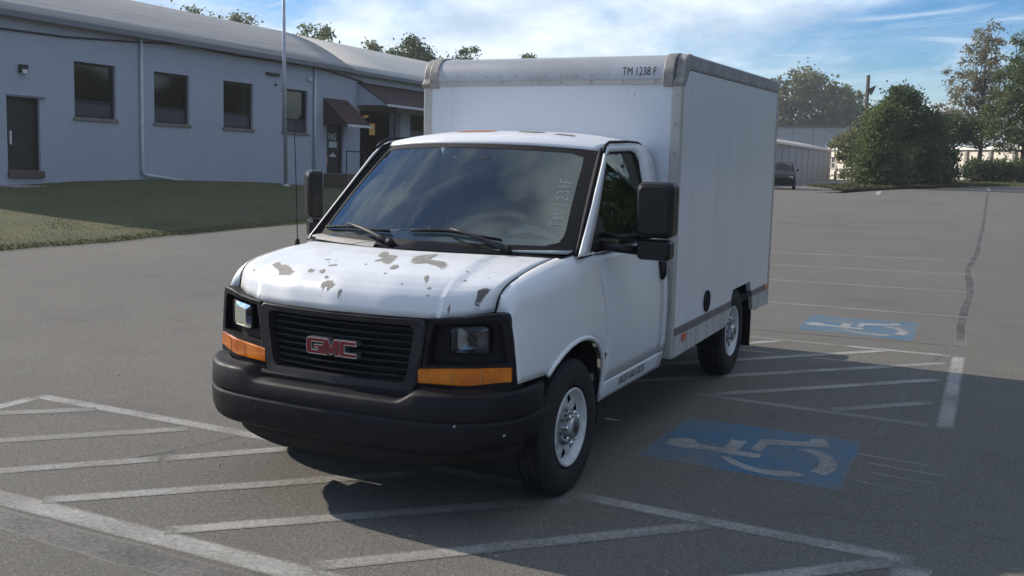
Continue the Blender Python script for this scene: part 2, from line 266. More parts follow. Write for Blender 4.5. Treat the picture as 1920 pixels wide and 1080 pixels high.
class MB:
    def __init__(s): s.v = []; s.f = []
    def add(s, v, f):
        n = len(s.v); s.v += [tuple(map(float, p)) for p in v]; s.f += [tuple(i+n for i in q) for q in f]; return s
    def box(s, x0, x1, y0, y1, z0, z1):
        return s.add([(x0, y0, z0), (x1, y0, z0), (x1, y1, z0), (x0, y1, z0), (x0, y0, z1), (x1, y0, z1), (x1, y1, z1), (x0, y1, z1)],
                     [(0, 3, 2, 1), (4, 5, 6, 7), (0, 1, 5, 4), (1, 2, 6, 5), (2, 3, 7, 6), (3, 0, 4, 7)])
    def tube(s, pts, r, n=8, caps=True):
        pts = [Vector(p) for p in pts]; rs = [float(k) for k in r] if isinstance(r, (list, tuple)) else [float(r)]*len(pts); rings = []
        for i, p in enumerate(pts):
            t = (pts[min(i+1, len(pts)-1)]-pts[max(i-1, 0)]).normalized(); a = t.orthogonal().normalized()
            if i and True:
                a = (pa - t*pa.dot(t)); a = a.normalized() if a.length > 1e-6 else t.orthogonal().normalized()
            pa = a; b = t.cross(a); rings.append([p+rs[i]*(math.cos(2*math.pi*k/n)*a+math.sin(2*math.pi*k/n)*b) for k in range(n)])
        v = [q for rg in rings for q in rg]; f = []
        for i in range(len(pts)-1):
            for k in range(n): f.append((i*n+k, i*n+(k+1) % n, (i+1)*n+(k+1) % n, (i+1)*n+k))
        if caps: f.append(tuple(range(n-1, -1, -1))); f.append(tuple(range((len(pts)-1)*n, len(pts)*n)))
        return s.add(v, f)
    def lathe_x(s, prof, n=48, c=(0, 0, 0)):
        """prof: list of (radius, x) swept round the x axis"""
        v = [(c[0]+x, c[1]+r*math.cos(2*math.pi*k/n), c[2]+r*math.sin(2*math.pi*k/n)) for (r, x) in prof for k in range(n)]
        f = [(i*n+k, i*n+(k+1) % n, (i+1)*n+(k+1) % n, (i+1)*n+k) for i in range(len(prof)-1) for k in range(n)]
        return s.add(v, f)
    def prism(s, poly, ax, a, b):
        """polygon (2D) extruded along axis ax ('x': poly=(y,z); 'y': (x,z); 'z': (x,y)) from a to b"""
        def p3(q, t): return (t, q[0], q[1]) if ax == 'x' else (q[0], t, q[1]) if ax == 'y' else (q[0], q[1], t)
        n = len(poly); v = [p3(q, a) for q in poly]+[p3(q, b) for q in poly]
        f = [tuple(range(n-1, -1, -1)), tuple(range(n, 2*n))]+[(i, (i+1) % n, n+(i+1) % n, n+i) for i in range(n)]
        return s.add(v, f)
    def strip(s, la, lb, closed=True):
        n = len(la); f = [(i, (i+1) % n, n+(i+1) % n, n+i) for i in range(n if closed else n-1)]
        return s.add(list(la)+list(lb), f)
    def grid(s, fn, nu, nv):
        v = [fn(i/(nu-1), j/(nv-1)) for j in range(nv) for i in range(nu)]
        f = [(j*nu+i, j*nu+i+1, (j+1)*nu+i+1, (j+1)*nu+i) for j in range(nv-1) for i in range(nu-1)]
        return s.add(v, f)
    def mk(s, name, mt, parent=None, **k): return mk(name, s.v, s.f, mt, parent, **k)
def fixn(o):
    bm = bmesh.new(); bm.from_mesh(o.data); bmesh.ops.recalc_face_normals(bm, faces=bm.faces); bm.to_mesh(o.data); bm.free(); return o
def rrect(x0, x1, z0, z1, r, n=5):
    p = []
    for (cx, cz, a0) in ((x1-r, z1-r, 0), (x0+r, z1-r, 90), (x0+r, z0+r, 180), (x1-r, z0+r, 270)):
        for k in range(n+1): a = R(a0+90*k/n); p.append((cx+r*math.cos(a), cz+r*math.sin(a)))
    return p
def resample(poly, n, closed=True):
    q = [np.array(p, float) for p in poly]+([np.array(poly[0], float)] if closed else [])
    d = np.concatenate([[0], np.cumsum([np.linalg.norm(q[i+1]-q[i]) for i in range(len(q)-1)])])
    t = np.linspace(0, d[-1], n, endpoint=not closed); Q = np.array(q)
    return [tuple(I(x, d, Q[:, k]) for k in range(Q.shape[1])) for x in t]
def text_mesh(body, size, xs=1.0, offset=0.0):
    cu = bpy.data.curves.new('t', 'FONT'); cu.body = body; cu.size = size; cu.offset = offset; cu.resolution_u = 3
    o = bpy.data.objects.new('t', cu); COL.objects.link(o); bpy.context.view_layer.update()
    me = bpy.data.meshes.new_from_object(o.evaluated_get(bpy.context.evaluated_depsgraph_get()))
    bt = bmesh.new(); bt.from_mesh(me); bmesh.ops.triangulate(bt, faces=bt.faces); bmesh.ops.subdivide_edges(bt, edges=bt.edges, cuts=4, use_grid_fill=True); bt.to_mesh(me); bt.free()
    v = [(p.co.x*xs, p.co.y) for p in me.vertices]; f = [tuple(p.vertices) for p in me.polygons]
    bpy.data.objects.remove(o); bpy.data.meshes.remove(me); return v, f
def ribbon(pts, w):
    """flat strip in 2D along a polyline"""
    pts = [np.array(p, float) for p in pts]; L = []; Rr = []
    for i, p in enumerate(pts):
        t = pts[min(i+1, len(pts)-1)]-pts[max(i-1, 0)]; t = t/np.linalg.norm(t); nrm = np.array([-t[1], t[0]])
        ww = w[i] if isinstance(w, (list, tuple)) else w
        L.append(p+nrm*ww/2); Rr.append(p-nrm*ww/2)
    return L, Rr
def smooth01(a, b, x):
    t = min(1, max(0, (x-a)/(b-a))); return t*t*(3-2*t)

# ================================================================== SETTING
def drop(x, y):
    t = (y-37)/6; sp = 6*(math.log1p(math.exp(-abs(t)))+max(t, 0))
    return -0.0165*sp*max(smooth01(3.0, 7.0, -x), smooth01(74, 88, y))
def lawn_z(x, y):
    b = I(y, [-10, 8, 13.7, 16.2, 18.8, 24.3, 27.2, 30, 45, 70], [.50, .50, .54, .62, .62, .42, .19, .10, -.2, -.5])
    t = min(1, max(0, (-12.1-x)/9.0)); return float(b*t*(0.6+0.4*t)+drop(x, y))
# far sheet to the horizon
mk('ground', [(-2500, -2500, -4.5), (2500, -2500, -4.5), (2500, 2500, -4.5), (-2500, 2500, -4.5)], [(0, 1, 2, 3)], 'grass', kind='structure')
xs = sorted(set(np.round(np.concatenate([np.linspace(-26, 12, 39), np.linspace(12, 70, 12)]), 3))); ys = list(np.concatenate([np.linspace(-45, 36, 20), np.linspace(38, 160, 50)]))
fn = [(x, y, drop(x, y)) for y in ys for x in xs]; nx = len(xs)
ff = [(j*nx+i, j*nx+i+1, (j+1)*nx+i+1, (j+1)*nx+i) for j in range(len(ys)-1) for i in range(nx-1)]
LOT = mk('parking_lot', fn, ff, 'asphalt', smooth=True, kind='structure')
# lawn bank in front of the brick building (edge follows the lot)
def lawn_edge(y): return -12.05+0.10*math.sin(y*0.9)+0.06*math.sin(y*2.3+1)
ys = np.linspace(-45, 60, 180); us = np.linspace(0, 1, 26)
v = []; 
for y in ys:
    e = lawn_edge(y)
    for u in us:
        x = e+(-32-e)*u; v.append((x, y, lawn_z(x, y)+0.035*smooth01(0, 0.012, u)-0.02*(u == 0)+0.02*mnoise.noise((x*0.9, y*0.9, 0))*smooth01(0, .05, u)))
nu = len(us); f = [(j*nu+i, (j+1)*nu+i, (j+1)*nu+i+1, j*nu+i+1) for j in range(len(ys)-1) for i in range(nu-1)]
mk('lawn', v, f, 'grass', smooth=True, kind='structure')
# grass island under the bushes
def grass_patch(name, poly, zb):
    n = len(poly); cx = sum(p[0] for p in poly)/n; cy = sum(p[1] for p in poly)/n
    v = []; ks = [1.0, 0.985, 0.8, 0.5, 0.2]; hs = [0.0, 0.015, 0.07, 0.12, 0.16]
    for k, h in zip(ks, hs): v += [(cx+(p[0]-cx)*k, cy+(p[1]-cy)*k, zb+h) for p in poly]
    v.append((cx, cy, zb+0.16)); f = []
    for j in range(len(ks)-1): f += [(j*n+i, j*n+(i+1) % n, (j+1)*n+(i+1) % n, (j+1)*n+i) for i in range(n)]
    f += [((len(ks)-1)*n+i, (len(ks)-1)*n+(i+1) % n, len(v)-1) for i in range(n)]
    return mk(name, v, f, 'grass', smooth=True, kind='structure')
ISL = resample([(-5.05, 49.0), (-4.4, 51.5), (-3.0, 55.5), (-1.2, 60), (0.8, 64.2), (3.2, 68.8), (9, 70), (18, 71), (18, 84), (-3, 84), (-7.5, 72), (-6.8, 58), (-5.9, 51)], 60)
grass_patch('grass_island', ISL, 0.0)

def blades(name, n, sampler, h0, h1, w0, w1, lean=0.5, label=None, cat=None):
    P = np.array([sampler() for _ in range(n)]); a = RNG.uniform(0, 2*np.pi, n); h = RNG.uniform(h0, h1, n); w = RNG.uniform(w0, w1, n); l = RNG.normal(0, lean, (n, 2))*h[:, None]
    d = np.stack([np.cos(a), np.sin(a)], 1)*w[:, None]/2
    V = np.zeros((n, 3, 3)); V[:, 0, :2] = P[:, :2]-d; V[:, 1, :2] = P[:, :2]+d; V[:, 2, :2] = P[:, :2]+l; V[:, 0, 2] = V[:, 1, 2] = P[:, 2]-0.01; V[:, 2, 2] = P[:, 2]+h
    me = bpy.data.meshes.new(name); me.vertices.add(n*3); me.vertices.foreach_set('co', V.reshape(-1)); me.loops.add(n*3); me.loops.foreach_set('vertex_index', np.arange(n*3)); me.polygons.add(n); me.polygons.foreach_set('loop_start', np.arange(0, n*3, 3)); me.update(calc_edges=True)
    at = me.attributes.new('tone', 'FLOAT', 'FACE'); tone = np.array([0.5+0.8*mnoise.noise((p[0]*0.35, p[1]*0.35, 3)) for p in P])+RNG.normal(0, .12, n); at.data.foreach_set('value', np.clip(tone, 0, 1).astype(np.float32))
    o = bpy.data.objects.new(name, me); put(o, name, 'blade', None, dict(kind='stuff')); o['label'] = label; o['category'] = cat; return o
def s_lawn():
    y = RNG.uniform(4, 34); e = lawn_edge(y); u = RNG.uniform(0, 1)**1.5; x = e-0.02+(-22.2-e)*u; return (x, y, lawn_z(x, y)+0.03)
blades('lawn_grass', 90000, s_lawn, .010, .030, .012, .028, label='short dry green grass on the bank before the grey brick building', cat='grass')
def s_isl():
    t = RNG.uniform(0, 6); k = int(t); k2 = min(k+1, 6); A = [(-5.05, 49.0), (-4.4, 51.5), (-3.0, 55.5), (-1.2, 60), (0.8, 64.2), (3.2, 68.8), (9, 70)]; a = A[k]; b = A[k2]; q = t-k
    x = a[0]+(b[0]-a[0])*q; y = a[1]+(b[1]-a[1])*q; r = RNG.uniform(0.0, 4.0); return (x-0.55*r-.05, y+0.75*r+.1, 0.07+0.01*r)
blades('verge_grass', 16000, s_isl, .06, .16, .04, .09, label='ragged dry grass verge along the foot of the far bushes', cat='grass')

# painted markings, each its own sheet lying on the lot
def edge_attr(o, vals):
    a = o.data.attributes.new('edge', 'FLOAT', 'POINT'); a.data.foreach_set('value', np.array(vals, np.float32))
def strip4(name, pts, w, mt, z):
    n = len(pts); cols_ = []; ws_ = np.array(w if isinstance(w, (list, tuple)) else [w]*n); fe = min(0.016, 0.22*float(min(ws_)))
    for k, e in ((1, fe), (1, -fe), (-1, -fe), (-1, fe)):
        L, _ = ribbon(pts, [float(k*q+2*k*e) for q in ws_]); cols_ += [(p[0], p[1], drop(p[0], p[1])+z) for p in L]
    f = [(c*n+i, (c+1)*n+i, (c+1)*n+i+1, c*n+i+1) for c in range(3) for i in range(n-1)]
    o = mk(name, cols_, f, mt, LOT); ev = [0.0]*n+[1.0]*(2*n)+[0.0]*n
    for i in (0, n, 2*n, 3*n, n-1, 2*n-1, 3*n-1, 4*n-1): ev[i] = 0.0
    edge_attr(o, ev); return o
def sheet(name, polys, mt, z=0.0013, parent=LOT, fine=False):
    v = []; f = []
    for q in polys:
        n = len(v); v += [(p[0], p[1], drop(p[0], p[1])+z) for p in q]; f.append(tuple(range(n, n+len(q))))
    o = mk(name, v, f, mt, parent); edge_attr(o, [1.0]*len(v)); return o
def line(a, b, w, mt='line_paint', z=0.0013, name='painted_line'):
    a = np.array(a, float); b = np.array(b, float); n = max(2, int(np.linalg.norm(b-a)/0.12)); t = np.linspace(0, 1, n)
    dn = (b-a)/np.linalg.norm(b-a); nr = np.array([-dn[1], dn[0]]); pts = [a+(b-a)*k+nr*w*0.05*mnoise.noise((k*n*0.35, a[0]*3, b[1])) for k in t]
    strip4(name, pts, w, mt, z)
LW = 0.095
line((-3.36, 0.0), (1.0, 0.0), LW); line((1.02, -0.02), (2.80, -0.08), LW)
line((-3.34, -0.06), (-3.30, -1.55), LW); line((-3.40, -1.60), (2.75, -1.60), 0.135, 'line_paint'); line((2.80, -0.14), (2.84, -1.66), 0.15, 'line_paint')
z2 = 0.0021
for a, b, mt in [((-3.22, -0.50), (-2.70, -0.06), 'line_paint_faint'), ((-3.2, -1.50), (-1.78, -0.10), 'line_paint_faint'), ((-2.26, -1.50), (-1.45, -0.68), 'line_paint_faint'), ((-1.42, -0.66), (-0.87, -0.08), 'line_paint'),
                 ((-1.44, -1.52), (0.10, -0.08), 'line_paint'), ((-0.56, -1.52), (1.02, -0.10), 'line_paint'), ((0.34, -1.52), (1.80, -0.10), 'line_paint'), ((1.26, -1.52), (2.70, -0.14), 'line_paint')]:
    line(a, b, LW*0.92, mt, z2)
line((2.765, 2.58), (2.71, 5.48), 0.095, 'line_paint')
line((0.9, 2.66), (2.66, 2.60), 0.07, 'line_paint_faint'); line((-1.5, 5.35), (1.6, 5.43), 0.075, 'line_paint_faint'); line((1.62, 5.43), (2.64, 5.46), 0.075, 'line_paint')
for a, b, mt in [((-1.3, 2.72), (1.05, 5.36), 'line_paint'), ((-0.5, 2.72), (2.06, 5.40), 'line_paint'), ((0.25, 2.72), (2.62, 5.06), 'line_paint'), ((1.06, 2.72), (2.62, 4.27), 'line_paint'), ((1.96, 2.70), (2.62, 3.34), 'line_paint')]:
    line(a, b, LW*0.9, mt, z2)
line((-1.8, 7.95), (2.62, 8.12), 0.07, 'line_paint_faint'); line((-2.2, 10.15), (2.60, 10.66), 0.075, 'line_paint_faint'); line((-2.6, 12.2), (2.52, 13.0), 0.085, 'line_paint_faint'); line((-2.6, 14.4), (2.45, 15.4), 0.09, 'line_paint_faint'); line((2.40, 8.10), (2.68, 8.115), 0.10, 'line_paint_fresh', z2)
line((-3.43, 51.4), (-2.95, 46.2), 0.20, 'line_paint_fresh'); line((-1.0, 63.3), (2.55, 64.6), 0.26, 'line_paint_fresh'); line((1.35, 63.6), (1.62, 57.6), 0.16, 'line_paint_fresh', z2)
line((3.30, 2.45), (4.2, 2.47), 0.09, 'line_paint_faint')
SYM = [[(1.137, 1.221), (1.14, 1.313), (1.201, 1.39), (1.275, 1.403), (1.344, 1.307), (1.409, 1.295), (1.509, 1.295), (1.507, 1.518), (1.61, 1.527), (1.609, 1.282), (1.762, 1.286), (1.766, 1.188), (1.613, 1.177), (1.472, 1.202), (1.375, 1.193), (1.282, 1.168), (1.194, 1.165)],
       [(1.678, 1.627), (1.981, 1.728), (1.984, 1.817), (2.064, 1.853), (2.128, 1.665), (1.752, 1.52), (1.742, 1.345), (1.678, 1.35)],
       [(1.935, 1.519), (2.012, 1.559), (2.101, 1.53), (2.18, 1.437), (2.226, 1.308), (2.235, 1.164), (2.19, 1.036), (2.098, 1.086), (2.13, 1.188), (2.12, 1.313), (2.064, 1.438), (1.989, 1.489)],
       [(1.53, 1.115), (1.592, 1.119), (1.699, 1.026), (1.803, 0.978), (1.915, 0.988), (2.031, 1.026), (2.099, 0.963), (2.011, 0.905), (1.871, 0.881), (1.736, 0.919), (1.622, 1.003)]]
for ox, oy, s, sq in [(0, 0, 1, [(1.05, 0.87), (1.09, 1.93), (2.30, 1.92), (2.32, 0.80)]), (-0.085, 5.34, 1.0, [(1.03, 6.17), (0.98, 7.27), (2.20, 7.35), (2.25, 6.09)])]:
    ro = resample(sq, 48); cxs, cys = sum(p[0] for p in ro)/48, sum(p[1] for p in ro)/48; ri = [(cxs+(p[0]-cxs)*.955, cys+(p[1]-cys)*.955) for p in ro]; b = mk('blue_parking_square', [(*p, .0013) for p in ro]+[(*p, .0013) for p in ri], [(i, (i+1) % 48, 48+(i+1) % 48, 48+i) for i in range(48)]+[tuple(range(48, 96))], 'blue_paint', LOT); edge_attr(b, [0.0]*48+[1.0]*48)
    fig = sheet('wheelchair_symbol', [[(p[0]+ox, p[1]+oy) for p in q] for q in SYM], 'symbol_paint', 0.0025, b)
# tar seals, cracks and the paving joint
def wavy(pts, w, mt, name, z=0.0007, jit=0.3):
    n = len(pts)*6; P = resample(pts, n, False); P = [(p[0]+RNG.normal(0, w*jit*0.3), p[1]+RNG.normal(0, w*jit*0.3)) for p in P]
    ws = [w*(0.75+0.5*abs(mnoise.noise((i*0.4, w*10, 1)))+RNG.uniform(0, .12)) for i in range(n)]
    strip4(name, P, ws, mt, z)
wavy([(2.70, 6.05), (2.63, 6.9), (2.62, 8.6), (2.61, 10.6), (2.50, 12.6), (2.43, 13.5), (2.45, 17.8), (2.32, 23), (2.30, 25.5), (2.12, 33), (1.95, 40), (1.60, 56)], 0.11, 'tar_seal', 'tar_seal', 0.0007)
wavy([(-2.0, 5.70), (0.7, 5.87), (1.67, 5.95), (2.68, 6.05)], 0.045, 'tar_seal', 'paving_joint', 0.0007, 0.1)
wavy([(2.66, 6.0), (2.50, 5.0), (2.38, 4.0), (2.42, 3.0), (2.38, 2.2)], 0.03, 'tar_stain', 'tar_seal', 0.0007)
wavy([(-2.15, -1.62), (-2.05, -1.36), (-1.9, -1.14), (-1.62, -0.82), (-1.52, -0.62), (-1.42, -0.24), (-1.36, -0.02), (-1.2, 0.4), (-1.05, 0.9)], 0.06, 'tar_seal', 'tar_seal', 0.0007)
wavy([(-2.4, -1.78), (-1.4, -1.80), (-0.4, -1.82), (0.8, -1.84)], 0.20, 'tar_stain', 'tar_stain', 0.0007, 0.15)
wavy([(-1.6, 13.2), (-0.3, 13.9), (0.9, 15.0), (1.4, 17.0)], 0.10, 'tar_stain', 'tyre_mark', 0.0007); wavy([(-3.6, 15.6), (-1.2, 15.2), (0.8, 15.9), (1.7, 17.5), (1.4, 20.5)], 0.10, 'tar_stain', 'tyre_mark', 0.0010)
for q in ([(2.30, 1.62), (2.75, 1.58)], [(2.38, 1.45), (2.85, 1.40)], [(2.42, 1.25), (2.8, 1.22)], [(2.35, 1.05), (2.7, 1.0)]): wavy(q, 0.02, 'line_paint_faint', 'paint_scuff', 0.0009)
wavy([(-3.9, -2.2), (-3.1, -2.35), (-2.4, -2.2), (-1.7, -2.45), (-1.1, -2.4)], 0.012, 'tar_seal', 'crack', 0.0009, 0.8); wavy([(-2.4, -2.2), (-2.2, -2.6), (-1.8, -3.0)], 0.010, 'tar_seal', 'crack', 0.0009, 0.8); wavy([(-5.5, 3.2), (-4.2, 2.7), (-3.2, 2.9), (-2.3, 2.3), (-1.6, 2.4)], 0.016, 'tar_seal', 'crack', 0.0009, 0.8); wavy([(-9, 6.5), (-6.2, 5.2), (-4.5, 5.6), (-2.6, 4.6)], 0.02, 'tar_seal', 'crack', 0.0009, 0.8); wavy([(2.0, 0.2), (2.3, .38), (2.5, .36), (2.8, .52), (3.3, .40), (3.6, .55), (4.0, .60)], 0.010, 'tar_seal', 'crack', 0.0009, 0.8)
# a few scattered pebbles and leaf crumbs on the tarmac
gm = MB()
for k in range(260):
    x = RNG.uniform(-4, 3.6); y = RNG.uniform(-2.9, 4.5); s = RNG.uniform(.004, .011); a = RNG.uniform(0, 6.28)
    q = [(x+s*math.cos(a+i*1.57)*RNG.uniform(.6, 1.3), y+s*math.sin(a+i*1.57)*RNG.uniform(.6, 1.3), 0.001) for i in range(4)]
    gm.add(q+[(x, y, s*0.8)], [(0, 1, 4), (1, 2, 4), (2, 3, 4), (3, 0, 4)])
gm.mk('loose_grit', 'concrete', kind='stuff', label='loose grit and crumbs scattered on the tarmac around the truck', category='grit')

# ================================================================== BRICK BUILDING
TILT = -0.0235
B = empty('brick_building', (-22, 14, 0), (TILT, 0, 0), label='long grey painted brick building with low curved roof behind the lawn', category='building')
Y0, Y1, ZT = -3.0, 34.0, 5.34
WINS = [(2.27, 3.81, 2.60, 4.22), (5.36, 6.91, 2.60, 4.22), (8.55, 10.09, 2.60, 4.22), (11.72, 13.26, 2.60, 4.22), (20.75, 22.6, 2.72, 3.78), (23.6, 25.4, 2.72, 3.78)]
DOORS = [(0.0, 1.06, 1.0, 3.03), (14.5, 15.6, 1.05, 3.05)]; GAR = (16.8, 19.35, 0.55, 3.74)
OPEN = WINS+DOORS+[GAR]
by = sorted(set([Y0, Y1]+[o[0] for o in OPEN]+[o[1] for o in OPEN])); bz = sorted(set([-1.2, ZT]+[o[2] for o in OPEN]+[o[3] for o in OPEN]))
wm = MB()
for i in range(len(by)-1):
    for j in range(len(bz)-1):
        cy, cz = (by[i]+by[i+1])/2, (bz[j]+bz[j+1])/2
        if any(o[0] < cy < o[1] and o[2] < cz < o[3] for o in OPEN): continue
        wm.add([(0, by[i], bz[j]), (0, by[i+1], bz[j]), (0, by[i+1], bz[j+1]), (0, by[i], bz[j+1])], [(0, 1, 2, 3)])
for (a, b, c, d) in OPEN:
    q = [(a, c), (b, c), (b, d), (a, d)]
    for i in range(4):
        p, r = q[i], q[(i+1) % 4]; wm.add([(0, *p), (0, *r), (-0.22, *r), (-0.22, *p)], [(0, 3, 2, 1)])
wm.add([(0, Y0, -1.2), (0, Y0, ZT), (-30, Y0, ZT), (-30, Y0, -1.2)], [(0, 1, 2, 3)]); wm.add([(0, Y1, -1.2), (0, Y1, ZT), (-30, Y1, ZT), (-30, Y1, -1.2)], [(3, 2, 1, 0)]); wm.add([(-30, Y0, -1.2), (-30, Y1, -1.2), (-30, Y1, ZT), (-30, Y0, ZT)], [(3, 2, 1, 0)])
wm.mk('wall', 'painted_brick', B)
# dark rooms behind the openings
MB().add([(-3, Y0+.1, -1), (-3, Y1-.1, -1), (-3, Y1-.1, 5), (-3, Y0+.1, 5)], [(0, 1, 2, 3)]).add([(-.25, Y0+.1, .5), (-.25, Y1-.1, .5), (-3, Y1-.1, .5), (-3, Y0+.1, .5)], [(0, 1, 2, 3)]).mk('inner_wall', 'inside_dark', B)
for i, (a, b, c, d) in enumerate(WINS):
    fr = MB(); t = 0.07
    fr.box(-.20, -.10, a, a+t, c, d).box(-.20, -.10, b-t, b, c, d).box(-.20, -.10, a+t, b-t, d-t, d).box(-.20, -.10, a+t, b-t, c, c+t)
    zm = c+0.30*(d-c); fr.box(-.19, -.105, a+t, b-t, zm-.035, zm+.035)
    w = fr.mk('window', 'frame_dark', B)
    MB().box(-.165, -.155, a+t, b-t, zm+.035, d-t).mk('pane', 'house_glass', w); MB().box(-.150, -.140, a+t, b-t, c+t, zm-.035).mk('pane', 'lower_pane', w)
    MB().box(-.19, .05, a-.06, b+.06, c-.10, c-.002).mk('sill', 'sill_stone', w, bevel=.008)
    MB().box(-.34, -.32, a+.1+.05*i, a+.1+(b-a)*.92, zm+.1, d-.1).mk('blind', 'blind', w)
for (a, b, c, d) in DOORS:
    fr = MB().box(-.20, -.08, a, a+.06, c, d).box(-.20, -.08, b-.06, b, c, d).box(-.20, -.08, a+.06, b-.06, d-.06, d)
    dr = fr.mk('door', 'frame_dark', B); MB().box(-.18, -.13, a+.06, b-.06, c+.01, d-.06).mk('door_leaf', 'door_brown', dr, bevel=.005)
    if a == 0.0: MB().box(-.13, -.07, a+.14, a+.20, c+.72, c+1.10).mk('handle', 'notice', dr, bevel=.01)
MB().box(0, .10, -.02, 1.12, .80, .995).mk('door_step', 'step_brick', B, bevel=.01); MB().box(0, .9, -.5, 2.2, -.6, .60).mk('stoop', 'concrete', B, bevel=.02); MB().box(0.002, .06, 0.0, 1.22, 3.035, 3.09).mk('door_lintel', 'fascia', B)
# glazed entrance: lettering, notice plates, stoop and rail
def facing(vf, y0, z0, x): return [(x, y0+p[0], z0+p[1]) for p in vf[0]], vf[1]
v, f = facing(text_mesh('FdG', 0.36, 0.85, 0.012), 14.76, 2.42, -.122); mk('lettering', v, f, 'notice', B)
MB().box(-.129, -.120, 14.80, 15.34, 2.10, 2.34).mk('notice_plate', 'notice', B); mk('notice_emblem', [(-.121, 14.82, 1.72), (-.121, 15.32, 1.72), (-.121, 15.25, 1.79), (-.121, 15.12, 1.84), (-.121, 15.06, 1.93), (-.121, 15.0, 1.84), (-.121, 14.9, 1.80)], [(0, 1, 2, 3, 4, 5, 6)], 'notice', B)
MB().box(-.125, -.08, 14.60, 14.68, 1.35, 1.75).mk('handle', 'rust', B)
st = MB().box(0, 1.15, 14.3, 15.75, -.3, 1.045).mk('stoop', 'step_brick', B, bevel=.015); MB().box(0, 1.15, 15.76, 16.1, -.3, .72).box(0, 1.15, 16.1, 16.4, -.3, .45).mk('stoop_steps', 'step_brick', B, bevel=.01)
rl = MB().tube([(1.08, 14.35, 1.0), (1.08, 14.35, 1.98)], .022, 6).tube([(1.08, 15.62, 1.0), (1.08, 15.62, 1.98)], .022, 6).tube([(1.08, 14.30, 1.96), (1.08, 15.62, 1.96), (1.08, 16.75, 1.18), (1.08, 16.75, .3)], .026, 6); rl.mk('handrail', 'frame_dark', B, smooth=True)
# awnings
def awning(name, y0, y1, zt, xf, zf, mt, side):
    t = 0.05
    a = MB().add([(0.003, y0, zt), (0.003, y1, zt), (xf, y1, zf), (xf, y0, zf), (0.003, y0, zt-t), (0.003, y1, zt-t), (xf, y1, zf-t), (xf, y0, zf-t)], [(0, 3, 2, 1), (4, 5, 6, 7), (0, 1, 5, 4), (2, 3, 7, 6), (0, 4, 7, 3), (1, 2, 6, 5)]).mk(name, mt, B)
    for yy in (y0+.01, y1-.03):
        MB().add([(0.003, yy, zt-t), (xf-.02, yy, zf-t), (0.003, yy, zf-t), (0.003, yy+.02, zt-t), (xf-.02, yy+.02, zf-t), (0.003, yy+.02, zf-t)], [(0, 2, 1), (3, 4, 5), (0, 1, 4, 3), (1, 2, 5, 4), (2, 0, 3, 5)]).mk('awning_cheek', side, a)
    MB().box(xf+.001, xf+.05, y0-.02, y1+.02, zf-.10, zf-.005).mk('awning_edge', 'trim_white', a)
    return a
awning('awning', 14.25, 15.85, 4.05, 1.2, 3.02, 'awning_red', 'awning_red'); awning('awning', 16.55, 23.4, 4.88, 1.5, 3.96, 'awning_dark', 'wall_plain')
# garage doorway: header, jamb, dim interior with a lit lamp
MB().box(0.003, .10, 16.7, 19.5, 3.745, 4.0).mk('door_header', 'sill_stone', B); MB().box(0.003, .12, 19.36, 19.75, .3, 3.74).mk('door_jamb', 'fascia', B)
MB().box(-.6, -.57, 18.35, 18.75, 2.75, 3.25).mk('lit_sign', 'lamp_warm', B); MB().tube([(-.7, 18.0, 3.5), (-.7, 18.35, 3.55)], .06, 8).mk('ceiling_lamp', 'lamp_warm', B)
# downpipes, eaves, fixtures
def pipe(pts, r=.055): MB().tube(pts, r, 8).mk('downpipe', 'pipe_white', B, smooth=True)
pipe([(.08, 4.77, 5.30), (.08, 4.77, 1.05), (.08, 4.80, .95), (.12, 4.95, .90), (.25, 6.35, .74)]); pipe([(.08, 13.62, 5.30), (.08, 13.62, .95)])
MB().box(0.003, .14, 0.40, 0.62, 3.70, 3.93).mk('wall_lamp', 'frame_dark', B, bevel=.01); MB().box(.01, .146, 0.43, 0.59, 3.69, 3.80).mk('wall_lamp_lens', 'notice', B)
MB().box(0.003, .10, 10.78, 11.48, 4.62, 4.72).mk('vent_hood', 'frame_dark', B); MB().tube([(0.0, 11.3, 4.3), (.06, 11.3, 4.3)], .05, 8).mk('wall_knob', 'frame_dark', B); MB().box(0.003, .08, 13.2, 13.45, 4.62, 4.74).mk('wall_box', 'pipe_white', B)
MB().box(0.002, .05, Y0, Y1, 5.20, 5.345).mk('eave_board', 'fascia', B)
MB().tube([(.06, -4, 4.75), (.06, -1.5, 4.80), (.06, 2, 4.872), (.06, 4.66, 5.05), (.06, 6.6, 5.21), (.06, 9.1, 5.13), (.06, 13.46, 5.19), (.06, 15, 5.07), (.06, 16.9, 4.90)], .028, 5).mk('wall_cable', 'wire_dark', B, smooth=True)
# roof: low curved vault, with a paler colour beyond the diagonal joint
def roof_z(x):
    u = (x+15)/15.3; return 5.35+3.05*(1-abs(u)**2.15)
def joint(x): return 15.9+0.66*max(0, -x)
def roof_fn(y0f, y1f, lift=0.0):
    return lambda u, v: (0.30-30.6*v, y0f(0.30-30.6*v)+(y1f(0.30-30.6*v)-y0f(0.30-30.6*v))*u, roof_z(0.30-30.6*v)+lift)
MB().grid(roof_fn(lambda x: Y0-.3, lambda x: min(joint(x), Y1+.3)), 12, 40).mk('roof', 'roof_grey', B, smooth=True, solid=.12)
MB().grid(roof_fn(lambda x: min(joint(x), Y1+.29)+.002, lambda x: Y1+.3+8, -.03), 8, 40).mk('roof', 'roof_light', B, smooth=True, solid=.12)
MB().box(0.30, .36, Y0-.3, 15.7, 5.16, 5.32).box(.30, .35, 15.72, Y1+8, 5.14, 5.27).mk('gutter', 'fascia', B)
MB().box(-.002-3, -.06, Y1+.01, Y1+8, -2, ZT-.05).mk('far_wing', 'painted_brick', B)
